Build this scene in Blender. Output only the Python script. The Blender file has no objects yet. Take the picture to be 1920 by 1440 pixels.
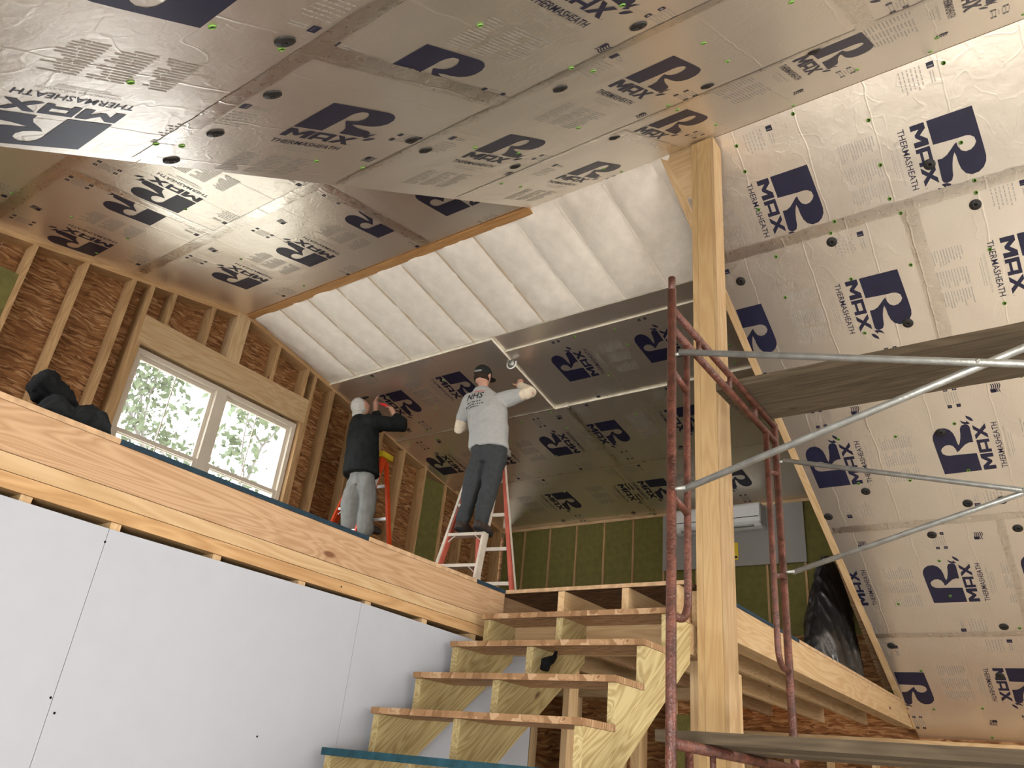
import bpy, bmesh, math, random
from mathutils import Vector, Matrix, noise
from mathutils.bvhtree import BVHTree
random.seed(7)
SC = bpy.context.scene
COL = SC.collection
# ------------------------------------------------------------------ camera
H0 = 1.6                      # camera height above the floor; heights below are given relative to the camera
F_PX = 1462.0
YAW, PITCH, ROLL = 0.66520, 0.46480, 0.10523
fw = Vector((-math.sin(YAW)*math.cos(PITCH), math.cos(YAW)*math.cos(PITCH), math.sin(PITCH)))
rt = Vector((math.cos(YAW), math.sin(YAW), 0)); up = rt.cross(fw)
cr, sr = math.cos(ROLL), math.sin(ROLL)
CR = rt*cr + up*sr; CU = -rt*sr + up*cr
cam_d = bpy.data.cameras.new('camera'); cam = bpy.data.objects.new('camera', cam_d); COL.objects.link(cam)
cam_d.sensor_fit = 'HORIZONTAL'; cam_d.sensor_width = 36.0; cam_d.lens = 36.0*F_PX/1920.0
cam_d.clip_start = 0.02; cam_d.clip_end = 300
cam.matrix_world = Matrix(((CR.x, CU.x, -fw.x, 0), (CR.y, CU.y, -fw.y, 0), (CR.z, CU.z, -fw.z, H0), (0, 0, 0, 1)))
SC.camera = cam
# ------------------------------------------------------------------ world, lights, exposure
wd = bpy.data.worlds.new('sky'); SC.world = wd; wd.use_nodes = True
_b = wd.node_tree.nodes['Background']; _b.inputs[0].default_value = (0.93, 0.97, 1.0, 1); _b.inputs[1].default_value = 5.5
def area(name, loc, target, sx, sy, power, color):
    d = bpy.data.lights.new(name, 'AREA'); d.shape = 'RECTANGLE'; d.size = sx; d.size_y = sy; d.energy = power; d.color = color
    o = bpy.data.objects.new(name, d); COL.objects.link(o); o.location = loc
    o.rotation_euler = (Vector(target)-Vector(loc)).to_track_quat('-Z', 'Y').to_euler()
    return o
area('daylight_front_window', (0.3, -1.22, 1.30), (0.3, 5, 1.7), 2.3, 1.5, 105, (1.0, 0.97, 0.93))
area('daylight_front_dormer_window', (-4.7, -1.22, 3.85), (-4.7, 5, 3.9), 2.4, 1.0, 20, (0.93, 0.97, 1.0))
area('daylight_right_windows', (4.12, 3.6, 2.2), (-4, 3.8, 2.5), 2.9, 2.4, 85, (1.0, 0.90, 0.76))
SC.view_settings.view_transform = 'Standard'; SC.view_settings.look = 'None'; SC.view_settings.gamma = 1.0
SC.cycles.adaptive_threshold = 0.02; SC.cycles.max_bounces = 5; SC.cycles.diffuse_bounces = 3; SC.cycles.glossy_bounces = 3; SC.cycles.transmission_bounces = 2
SC.view_settings.use_curve_mapping = False; SC.view_settings.exposure = 0.48
# ------------------------------------------------------------------ helpers
W = {}
def V(x, y, z): return Vector((x, y, z+H0))
def ray(px, py):
    return (fw + CR*((px-960)/F_PX) - CU*((py-720)/F_PX))
def hit(px, py, P, n):                    # where a sight line meets a real plane of the scene
    d = ray(px, py); o = Vector((0, 0, H0)); n = Vector(n)
    return o + d*((Vector(P)-o).dot(n)/d.dot(n))
def attach(o, parent, mw=None):
    mw = mw.copy() if mw else Matrix.Identity(4)
    COL.objects.link(o)
    if parent is not None:
        o.parent = parent; o.matrix_parent_inverse = W[parent].inverted()
    o.matrix_basis = mw; W[o] = mw
    return o
def tag(o, label=None, cat=None, group=None, kind=None):
    if label: o['label'] = label
    if cat: o['category'] = cat
    if group: o['group'] = group
    if kind: o['kind'] = kind
    return o
def empty(name, loc, label, cat, group=None, kind=None, rz=0.0):
    o = bpy.data.objects.new(name, None); o.empty_display_size = 0.1
    attach(o, None, Matrix.Translation(loc) @ Matrix.Rotation(rz, 4, 'Z'))
    return tag(o, label, cat, group, kind)
def mesh(name, verts, faces, mats, fmat=None, smooth=False):
    m = bpy.data.meshes.new(name); m.from_pydata([tuple(v) for v in verts], [], faces)
    for x in (mats if isinstance(mats, (list, tuple)) else [mats]): m.materials.append(x)
    if fmat:
        for p, i in zip(m.polygons, fmat): p.material_index = i
    if smooth:
        for p in m.polygons: p.use_smooth = True
    m.update(); return m
def obj(name, m, parent=None, mw=None): return attach(bpy.data.objects.new(name, m), parent, mw)
BOXF = [(0,3,2,1),(4,5,6,7),(0,1,5,4),(1,2,6,5),(2,3,7,6),(3,0,4,7)]
def boxv(x0,x1,y0,y1,z0,z1):
    return [(x0,y0,z0),(x1,y0,z0),(x1,y1,z0),(x0,y1,z0),(x0,y0,z1),(x1,y0,z1),(x1,y1,z1),(x0,y1,z1)]
def boxw(name, x0,x1,y0,y1,z0,z1, mat, parent=None, axis=0):
    """axis aligned box given in camera-relative heights; local x runs along the chosen axis (grain)"""
    c = V((x0+x1)/2,(y0+y1)/2,(z0+z1)/2); d = [x1-x0,y1-y0,z1-z0]
    if axis == 0: R = Matrix.Identity(4); h = d
    elif axis == 1: R = Matrix(((0,-1,0,0),(1,0,0,0),(0,0,1,0),(0,0,0,1))); h = [d[1],d[0],d[2]]
    else: R = Matrix(((0,0,-1,0),(0,1,0,0),(1,0,0,0),(0,0,0,1))); h = [d[2],d[1],d[0]]
    h = [v/2 for v in h]
    return obj(name, mesh(name, boxv(-h[0],h[0],-h[1],h[1],-h[2],h[2]), BOXF, mat), parent, Matrix.Translation(c) @ R)
def frame_from(a, b, upv=(0,0,1)):
    x = (b-a).normalized(); u = Vector(upv); u = (u - x*u.dot(x)).normalized(); y = u.cross(x)
    c = (a+b)/2
    return Matrix(((x.x,y.x,u.x,c.x),(x.y,y.y,u.y,c.y),(x.z,y.z,u.z,c.z),(0,0,0,1)))
def lumber(name, a, b, t, w, mat, parent, upv=(0,0,1)):
    """bar from a to b; w is its size along upv, t across"""
    L = (b-a).length/2
    return obj(name, mesh(name, boxv(-L,L,-t/2,t/2,-w/2,w/2), BOXF, mat), parent, frame_from(a,b,upv))
def ringtube(pts, r, n=10, cap=True):
    vs=[]; fs=[]; pts=[Vector(p) for p in pts]; prev=None
    for i,p in enumerate(pts):
        d=(pts[min(i+1,len(pts)-1)]-pts[max(i-1,0)]).normalized()
        if prev is None:
            u=d.orthogonal().normalized()
        else:
            u=(prev-d*prev.dot(d)).normalized()
        prev=u; v=d.cross(u); rr=r[i] if isinstance(r,(list,tuple)) else r
        for k in range(n):
            a=2*math.pi*k/n; vs.append(p+(u*math.cos(a)+v*math.sin(a))*rr)
    for i in range(len(pts)-1):
        for k in range(n):
            fs.append((i*n+k,i*n+(k+1)%n,(i+1)*n+(k+1)%n,(i+1)*n+k))
    if cap:
        fs.append(tuple(range(n-1,-1,-1))); fs.append(tuple(range((len(pts)-1)*n,len(pts)*n)))
    return vs,fs
def tube(name, pts, r, mat, parent, n=10, smooth=True):
    pts=[Vector(p) for p in pts]; c=sum(pts,Vector())/len(pts)
    d=pts[-1]-pts[0]
    R=frame_from(pts[0],pts[-1],(0,0,1) if abs(d.normalized().z)<.95 else (1,0,0)); R.translation=c; Ri=R.inverted()
    vs,fs=ringtube([Ri@p for p in pts],r,n)
    return obj(name, mesh(name,vs,fs,mat,None,smooth), parent, R)
def prism(name, poly, axis, a0, a1, mat, parent, mats_edge=None, along=None):
    """polygon in the two other axes extruded along axis (0: poly is (y,z), 1: (x,z), 2: (x,y)), camera-relative heights"""
    def P(p,a):
        return V(a,p[0],p[1]) if axis==0 else (V(p[0],a,p[1]) if axis==1 else V(p[0],p[1],a))
    vs=[P(p,a0) for p in poly]+[P(p,a1) for p in poly]; n=len(poly); c=sum(vs,Vector())/len(vs)
    R=frame_from(c-Vector(along),c+Vector(along),(1,0,0) if axis==0 else (0,0,1)) if along is not None else Matrix.Translation(c); Ri=R.inverted()
    bm=bmesh.new(); bv=[bm.verts.new(Ri@v) for v in vs]
    f0=bm.faces.new(bv[:n]); f1=bm.faces.new(bv[n:][::-1]); es=[]
    for i in range(n): es.append(bm.faces.new((bv[i],bv[(i+1)%n],bv[n+(i+1)%n],bv[n+i])))
    if mats_edge is not None:
        for f in es: f.material_index=1
    bmesh.ops.recalc_face_normals(bm,faces=bm.faces[:])
    bmesh.ops.triangulate(bm,faces=[f for f in bm.faces if len(f.verts)>4])
    m=bpy.data.meshes.new(name); bm.to_mesh(m); bm.free(); m.materials.append(mat)
    if mats_edge is not None: m.materials.append(mats_edge)
    return obj(name,m,parent,R)
# ------------------------------------------------------------------ materials
def new_mat(name):
    m=bpy.data.materials.new(name); m.use_nodes=True; nt=m.node_tree; b=nt.nodes['Principled BSDF']; return m,nt,b
def N(nt,t,**kw):
    n=nt.nodes.new(t)
    for k,v in kw.items():
        if k.startswith('i_'):
            key=k[2:]; key=int(key) if key.isdigit() else key.replace('_',' ')
            n.inputs[key].default_value=v
        else: setattr(n,k,v)
    return n
def L(nt,a,b): nt.links.new(a,b)
def ramp(nt, stops, fac):
    r=N(nt,'ShaderNodeValToRGB'); el=r.color_ramp.elements
    el[0].position=stops[0][0]; el[0].color=(*stops[0][1],1); el[1].position=stops[-1][0]; el[1].color=(*stops[-1][1],1)
    for p,c in stops[1:-1]:
        e=el.new(p); e.color=(*c,1)
    L(nt,fac,r.inputs[0]); return r
def plain(name, col, rough=.6, metal=0.0, bump=0.0, bscale=40, var=.12, spec=.3):
    m,nt,b=new_mat(name); b.inputs['Roughness'].default_value=rough; b.inputs['Metallic'].default_value=metal
    b.inputs['Specular IOR Level'].default_value=spec
    tc=N(nt,'ShaderNodeTexCoord'); nz=N(nt,'ShaderNodeTexNoise',i_Scale=bscale*.25,i_Detail=2); L(nt,tc.outputs['Object'],nz.inputs['Vector'])
    lo=tuple(max(0,c*(1-var)) for c in col); hi=tuple(min(1,c*(1+var)) for c in col)
    r=ramp(nt,[(.3,lo),(.7,hi)],nz.outputs[0]); L(nt,r.outputs[0],b.inputs['Base Color'])
    if bump:
        n2=N(nt,'ShaderNodeTexNoise',i_Scale=bscale,i_Detail=2); L(nt,tc.outputs['Object'],n2.inputs['Vector'])
        bp=N(nt,'ShaderNodeBump',i_Strength=bump,i_Distance=.01); L(nt,n2.outputs[0],bp.inputs['Height']); L(nt,bp.outputs[0],b.inputs['Normal'])
    return m
def wood(name, light, dark, grain=1.0, knots=True, rough=.65, knotcol=(.10,.045,.02), rings=.5):
    m,nt,b=new_mat(name); b.inputs['Roughness'].default_value=rough; b.inputs['Specular IOR Level'].default_value=.25
    tc=N(nt,'ShaderNodeTexCoord'); oi=N(nt,'ShaderNodeObjectInfo')
    ad=N(nt,'ShaderNodeVectorMath',operation='ADD'); mu=N(nt,'ShaderNodeVectorMath',operation='SCALE',i_Scale=17.0)
    cx=N(nt,'ShaderNodeCombineXYZ'); L(nt,oi.outputs['Random'],cx.inputs[0]); L(nt,oi.outputs['Random'],cx.inputs[1]); L(nt,oi.outputs['Random'],cx.inputs[2])
    L(nt,cx.outputs[0],mu.inputs[0]); L(nt,tc.outputs['Object'],ad.inputs[0]); L(nt,mu.outputs[0],ad.inputs[1])
    mp=N(nt,'ShaderNodeMapping'); mp.inputs['Scale'].default_value=(.55,5.5,5.5); L(nt,ad.outputs[0],mp.inputs[0])
    nz=N(nt,'ShaderNodeTexNoise',i_Scale=1.6,i_Detail=2,i_Distortion=.6); L(nt,mp.outputs[0],nz.inputs['Vector'])
    # growth rings: contour lines of a stretched noise
    ml=N(nt,'ShaderNodeMath',operation='MULTIPLY'); ml.inputs[1].default_value=26*grain; L(nt,nz.outputs[0],ml.inputs[0])
    fr=N(nt,'ShaderNodeMath',operation='PINGPONG'); fr.inputs[1].default_value=1.0; L(nt,ml.outputs[0],fr.inputs[0])
    mp2=N(nt,'ShaderNodeMapping'); mp2.inputs['Scale'].default_value=(3,90,90); L(nt,ad.outputs[0],mp2.inputs[0])
    fine=N(nt,'ShaderNodeTexNoise',i_Scale=1.0,i_Detail=3); L(nt,mp2.outputs[0],fine.inputs['Vector'])
    mx=N(nt,'ShaderNodeMix',data_type='FLOAT'); mx.inputs[0].default_value=rings; L(nt,fine.outputs[0],mx.inputs[2]); L(nt,fr.outputs[0],mx.inputs[3])
    r=ramp(nt,[(.15,dark),(.75,light)],mx.outputs[0])
    hs=N(nt,'ShaderNodeHueSaturation'); mr=N(nt,'ShaderNodeMapRange'); mr.inputs[3].default_value=.86; mr.inputs[4].default_value=1.12
    L(nt,oi.outputs['Random'],mr.inputs[0]); L(nt,mr.outputs[0],hs.inputs['Value']); L(nt,r.outputs[0],hs.inputs['Color'])
    last=hs.outputs[0]
    if knots:
        mp3=N(nt,'ShaderNodeMapping'); mp3.inputs['Scale'].default_value=(1.3,3.6,3.6); L(nt,ad.outputs[0],mp3.inputs[0])
        vo=N(nt,'ShaderNodeTexVoronoi',i_Scale=1.35); L(nt,mp3.outputs[0],vo.inputs['Vector'])
        kr=ramp(nt,[(.045,(1,1,1)),(.085,(0,0,0))],vo.outputs['Distance'])
        km=N(nt,'ShaderNodeMix',data_type='RGBA'); L(nt,kr.outputs[0],km.inputs[0]); L(nt,last,km.inputs[6]); km.inputs[7].default_value=(*knotcol,1); last=km.outputs[2]
    L(nt,last,b.inputs['Base Color'])
    bp=N(nt,'ShaderNodeBump',i_Strength=.12,i_Distance=.004); L(nt,fine.outputs[0],bp.inputs['Height']); L(nt,bp.outputs[0],b.inputs['Normal'])
    return m
def osb(name, perm, cols, sc=1.0):
    m,nt,b=new_mat(name); b.inputs['Roughness'].default_value=.75; b.inputs['Specular IOR Level'].default_value=.2
    tc=N(nt,'ShaderNodeTexCoord'); sp=N(nt,'ShaderNodeSeparateXYZ'); L(nt,tc.outputs['Object'],sp.inputs[0])
    cb=N(nt,'ShaderNodeCombineXYZ')
    for i,k in enumerate(perm): L(nt,sp.outputs[k],cb.inputs[i])
    dn=N(nt,'ShaderNodeTexNoise',i_Scale=5.0*sc,i_Detail=2); L(nt,cb.outputs[0],dn.inputs['Vector'])
    sb=N(nt,'ShaderNodeVectorMath',operation='SUBTRACT'); sb.inputs[1].default_value=(.5,.5,.5); L(nt,dn.outputs['Color'],sb.inputs[0])
    scn=N(nt,'ShaderNodeVectorMath',operation='SCALE',i_Scale=.10); L(nt,sb.outputs[0],scn.inputs[0])
    ad=N(nt,'ShaderNodeVectorMath',operation='ADD'); L(nt,cb.outputs[0],ad.inputs[0]); L(nt,scn.outputs[0],ad.inputs[1])
    outs=[]
    for k,(rot,s) in enumerate([(.10,(9,75,1)),(-.35,(11,85,1)),(.6,(10,70,1))]):
        mp=N(nt,'ShaderNodeMapping'); mp.inputs['Rotation'].default_value=(0,0,rot); mp.inputs['Scale'].default_value=(s[0]*sc,s[1]*sc,.01); mp.inputs['Location'].default_value=(k*7.3,k*3.1,0)
        L(nt,ad.outputs[0],mp.inputs[0]); vo=N(nt,'ShaderNodeTexVoronoi',i_Scale=1.0); L(nt,mp.outputs[0],vo.inputs['Vector'])
        s2=N(nt,'ShaderNodeSeparateColor'); L(nt,vo.outputs['Color'],s2.inputs[0]); outs.append(s2)
    g1=N(nt,'ShaderNodeMath',operation='GREATER_THAN'); g1.inputs[1].default_value=.6; L(nt,outs[1].outputs[1],g1.inputs[0])
    g2=N(nt,'ShaderNodeMath',operation='GREATER_THAN'); g2.inputs[1].default_value=.72; L(nt,outs[2].outputs[1],g2.inputs[0])
    m1=N(nt,'ShaderNodeMix',data_type='FLOAT'); L(nt,g1.outputs[0],m1.inputs[0]); L(nt,outs[0].outputs[0],m1.inputs[2]); L(nt,outs[1].outputs[0],m1.inputs[3])
    m2=N(nt,'ShaderNodeMix',data_type='FLOAT'); L(nt,g2.outputs[0],m2.inputs[0]); L(nt,m1.outputs[0],m2.inputs[2]); L(nt,outs[2].outputs[0],m2.inputs[3])
    r=ramp(nt,[(0,cols[0]),(.35,cols[1]),(.75,cols[2]),(1,cols[3])],m2.outputs[0]); L(nt,r.outputs[0],b.inputs['Base Color'])
    return m
def foil(name, col, rough, metal, b1=.25, scale=1.0):
    m,nt,b=new_mat(name); b.inputs['Metallic'].default_value=metal
    b.inputs['Base Color'].default_value=(*col,1)
    tc=N(nt,'ShaderNodeTexCoord'); oi=N(nt,'ShaderNodeObjectInfo')
    ad=N(nt,'ShaderNodeVectorMath',operation='ADD'); L(nt,tc.outputs['Object'],ad.inputs[0])
    cx=N(nt,'ShaderNodeCombineXYZ'); mm=N(nt,'ShaderNodeMath',operation='MULTIPLY'); mm.inputs[1].default_value=31; L(nt,oi.outputs['Random'],mm.inputs[0]); L(nt,mm.outputs[0],cx.inputs[2]); L(nt,cx.outputs[0],ad.inputs[1])
    big=N(nt,'ShaderNodeTexNoise',i_Scale=2.6*scale,i_Detail=1,i_Distortion=.3); L(nt,ad.outputs[0],big.inputs['Vector'])
    mid=N(nt,'ShaderNodeTexNoise',i_Scale=26*scale,i_Detail=2,i_Distortion=.8); L(nt,ad.outputs[0],mid.inputs['Vector'])
    cr_=N(nt,'ShaderNodeTexNoise',i_Scale=4.2*scale,i_Detail=2,i_Distortion=.25); cr_.noise_dimensions='3D'; L(nt,ad.outputs[0],cr_.inputs['Vector'])
    a_=N(nt,'ShaderNodeMath',operation='SUBTRACT'); a_.inputs[1].default_value=.5; L(nt,cr_.outputs[0],a_.inputs[0])
    ab=N(nt,'ShaderNodeMath',operation='ABSOLUTE'); L(nt,a_.outputs[0],ab.inputs[0])
    mn=N(nt,'ShaderNodeMapRange'); mn.inputs[1].default_value=0; mn.inputs[2].default_value=.02; mn.inputs[3].default_value=1; mn.inputs[4].default_value=0; L(nt,ab.outputs[0],mn.inputs[0])
    bA=N(nt,'ShaderNodeBump',i_Strength=b1,i_Distance=.03); L(nt,big.outputs[0],bA.inputs['Height'])
    bB=N(nt,'ShaderNodeBump',i_Strength=b1*.8,i_Distance=.004); L(nt,mid.outputs[0],bB.inputs['Height']); L(nt,bA.outputs[0],bB.inputs['Normal'])
    bC=N(nt,'ShaderNodeBump',i_Strength=b1*.5,i_Distance=.0025); L(nt,mn.outputs[0],bC.inputs['Height']); L(nt,bB.outputs[0],bC.inputs['Normal'])
    # creases pulled tight over the rafters behind the foil
    sx=N(nt,'ShaderNodeSeparateXYZ'); L(nt,tc.outputs['Object'],sx.inputs[0]); wv=N(nt,'ShaderNodeMath',operation='MULTIPLY_ADD'); wv.inputs[1].default_value=.05; L(nt,cr_.outputs[0],wv.inputs[0]); L(nt,sx.outputs[0],wv.inputs[2])
    pp=N(nt,'ShaderNodeMath',operation='PINGPONG'); pp.inputs[1].default_value=.2025; L(nt,wv.outputs[0],pp.inputs[0])
    m2=N(nt,'ShaderNodeMapRange'); m2.inputs[1].default_value=0; m2.inputs[2].default_value=.007; m2.inputs[3].default_value=1; m2.inputs[4].default_value=0; L(nt,pp.outputs[0],m2.inputs[0])
    bD=N(nt,'ShaderNodeBump',i_Strength=b1*.9,i_Distance=.003); L(nt,m2.outputs[0],bD.inputs['Height']); L(nt,bC.outputs[0],bD.inputs['Normal'])
    L(nt,bD.outputs[0],b.inputs['Normal'])
    mr=N(nt,'ShaderNodeMapRange'); mr.inputs[3].default_value=rough-.06; mr.inputs[4].default_value=rough+.08; L(nt,mid.outputs[0],mr.inputs[0]); L(nt,mr.outputs[0],b.inputs['Roughness'])
    return m
M_FOIL=foil('foil_facing',(.90,.835,.74),.36,.90,.30)
M_TAPE=foil('foil_tape',(.80,.74,.66),.28,.95,.32,1.2)
M_FOAM=plain('foam_edge',(.72,.47,.22),.8,bump=.2)
M_FOAMW=plain('foam_edge_cream',(.86,.80,.66),.8)
M_INK=plain('navy_ink',(.012,.012,.035),.42,0,var=.2,spec=.5)
M_INKF=plain('fine_print_ink',(.44,.41,.37),.5,.4,var=.1)
M_STUD=wood('spruce_lumber',(.47,.295,.14),(.33,.185,.078),.7)
M_STUD2=wood('fresh_lumber',(.56,.395,.22),(.45,.285,.135),.7)
M_LVL=wood('fir_beam',(.435,.285,.165),(.33,.195,.10),1.2,True,.6,(.16,.07,.03),.6)
M_PT=wood('treated_lumber',(.46,.375,.19),(.31,.23,.10),1.1,True,.65,(.07,.03,.015),.7)
M_POST=wood('post_lumber',(.53,.365,.18),(.44,.28,.125),.8,True,.6,(.14,.06,.02),.45)
M_PLANK=wood('weathered_plank',(.125,.095,.06),(.05,.036,.022),.5,True,.9,(.03,.02,.012),.25)
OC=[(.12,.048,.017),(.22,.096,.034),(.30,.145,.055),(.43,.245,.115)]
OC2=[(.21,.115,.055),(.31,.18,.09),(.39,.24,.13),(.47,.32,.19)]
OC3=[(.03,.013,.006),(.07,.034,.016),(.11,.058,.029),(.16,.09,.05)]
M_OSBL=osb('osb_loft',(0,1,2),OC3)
M_OSBW=osb('osb_wall',(1,2,0),OC); M_OSBF=osb('osb_floor',(0,1,2),OC2,1.5); M_EDGE=plain('strand_board_edge',(.44,.29,.165),.8,0,.3,70,.25); M_OSBB=osb('osb_back',(0,2,1),OC)
M_DRY=plain('drywall_paper',(.375,.392,.43),.85,var=.015)
M_WOOL=plain('mineral_wool',(.145,.128,.036),.95,0,.6,60,.12)
M_BATT=plain('fibreglass_batt',(.90,.83,.72),.9,0,.3,45,.05)
M_RED=plain('rusty_red_paint',(.098,.033,.021),.42,.1,.5,90,.5,.5)
M_GALV=plain('galvanised_steel',(.38,.39,.37),.45,.75,.15,80,.15)
M_WIN=plain('beige_vinyl',(.60,.53,.43),.4,var=.03)
M_CONC=plain('pale_concrete',(.66,.61,.53),.8,0,.2,20)
M_BLACK=plain('black_plastic_sheet',(.012,.012,.013),.28,0,.35,9,.3,.6)
M_DARKCLOTH=plain('black_fleece',(.006,.0065,.007),.9,0,.3,60,.3,.15)
M_GREEN=plain('green_plastic_cap',(.17,.34,.06),.5)
M_WASH=plain('black_plastic_washer',(.02,.018,.016),.5)
M_WHITE=plain('white_plastic',(.74,.74,.72),.35,var=.02)
M_YEL=plain('yellow_plastic',(.75,.55,.03),.5)
M_TEAL=plain('blue_green_edge_paint',(.012,.055,.075),.7,0,.3,60,.3)
M_NAVY=plain('dark_blue_edge_paint',(.008,.026,.042),.7,0,.3,60,.3)
M_PANEL=plain('grey_board_paper',(.29,.275,.25),.85,var=.02)
M_DARK=plain('dark_slot',(.015,.015,.015),.7)
m_,nt_,b_=new_mat('window_glass'); M_GLASS=m_
b_.inputs['Roughness'].default_value=.02; b_.inputs['Transmission Weight'].default_value=1.0; b_.inputs['IOR'].default_value=1.05; b_.inputs['Base Color'].default_value=(.98,1,1,1)
nt_.nodes.remove(b_); _o=nt_.nodes['Material Output']; _t=N(nt_,'ShaderNodeBsdfTransparent'); _g=N(nt_,'ShaderNodeBsdfGlossy',i_Roughness=.02); _x=N(nt_,'ShaderNodeMixShader'); _x.inputs[0].default_value=.05
L(nt_,_t.outputs[0],_x.inputs[1]); L(nt_,_g.outputs[0],_x.inputs[2]); L(nt_,_x.outputs[0],_o.inputs[0])
# ------------------------------------------------------------------ roof planes (inner faces)
YR, ZR = 3.74, 3.905
XG = -6.37                     # inner face of the gable wall studs
XE = 4.2                       # far right end of the room
YF, YB = -1.10, 8.55           # front and back walls
SLOPE = {'FM': (.667, -1), 'FD': (.20, -1), 'BM': (.667, 1), 'BD': (.20, 1)}
def sframe(pl, X, s):
    m, sg = SLOPE[pl]; k = math.sqrt(1+m*m); c = 1/k; sn = -sg*m/k     # local y runs towards +Y along the slope
    P = V(X, YR+s*c, ZR-m*abs(s)*c)
    return Matrix(((1,0,0,P.x),(0,c,-sn,P.y),(0,sn,c,P.z),(0,0,0,1)))
# ---- printed lettering, drawn flat: (u = reading direction, v = letter height)
def aff(px, py):
    ex, ey = px-710, py-355; a, b, c, d = 565, 220, -145, 755          # ev=(565,-145), eu=(220,755)
    det = a*d-b*c; v = (ex*d-b*ey)/det; u = (a*ey-c*ex)/det
    return ((u-.5)*.393, (v-.5)*.24)
R_PTS=[(710,355),(1275,210),(1360,450),(1440,680),(1478,800),(1482,870),(1455,940),(1400,995),(1315,1025),(1235,1008),(1175,955),(1135,880),(1108,800),(1080,748),(1066,800),(1060,880),(1064,960),(1074,1030),(1060,1090),(1005,1122),(955,1116),(930,1085),(865,830),(925,818),(985,775),(1040,700),(1070,655),(1100,628),(1122,680),(1165,728),(1225,742),(1285,722),(1330,675),(1346,628),(1320,575),(1265,552),(1210,553),(1120,577),(960,612),(805,645)]
FLAME=[[(880,1185),(930,1190),(985,1225),(1005,1270),(940,1252),(900,1225)],[(925,1140),(985,1122),(1040,1130),(1085,1180),(1030,1162),(985,1160),(985,1185),(950,1160)]]
def block_letters():
    """heavy wide M A X, unit square each: list of polygons"""
    M_=[(0,0),(.0,1),(.26,1),(.5,.55),(.74,1),(1,1),(1,0),(.76,0),(.76,.55),(.56,.2),(.44,.2),(.24,.55),(.24,0)]
    A1=[(0,0),(0,1),(1,1),(1,0),(.75,0),(.75,.28),(.25,.28),(.25,0)]
    X1=[(0,0),(.36,.5),(0,1),(.30,1),(.5,.7),(.70,1),(1,1),(.64,.5),(1,0),(.70,0),(.5,.3),(.30,0)]
    return M_,A1,X1
def add_poly(bm, pts, mi=0):
    f=bm.faces.new([bm.verts.new((p[0],p[1],0)) for p in pts]); f.material_index=mi
    if f.normal.z<0: f.normal_flip()
    return f
def rect(bm,u0,u1,v0,v1,mi): add_poly(bm,[(u0,v0),(u1,v0),(u1,v1),(u0,v1)],mi)
def text_mesh(body, size, off=0.0):
    c=bpy.data.curves.new('t','FONT'); c.body=body; c.size=size; c.offset=off; c.resolution_u=2; c.fill_mode='FRONT'
    o=bpy.data.objects.new('t',c); COL.objects.link(o); dg=bpy.context.evaluated_depsgraph_get()
    m=bpy.data.meshes.new_from_object(o.evaluated_get(dg)); bpy.data.objects.remove(o); bpy.data.curves.remove(c); return m
def add_text(bm, body, u0, u1, v0, v1, mi, off=0.0):
    m=text_mesh(body,1.0,off); xs=[v.co.x for v in m.vertices]; ys=[v.co.y for v in m.vertices]
    ax,bx,ay,by=min(xs),max(xs),min(ys),max(ys); base=len(bm.verts)
    vs=[bm.verts.new((u0+(v.co.x-ax)/(bx-ax)*(u1-u0), v0+(v.co.y-ay)/(by-ay)*(v1-v0),0)) for v in m.vertices]
    for p in m.polygons:
        try:
            f=bm.faces.new([vs[i] for i in p.vertices]); f.material_index=mi
        except ValueError: pass
    bpy.data.meshes.remove(m)
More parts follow.
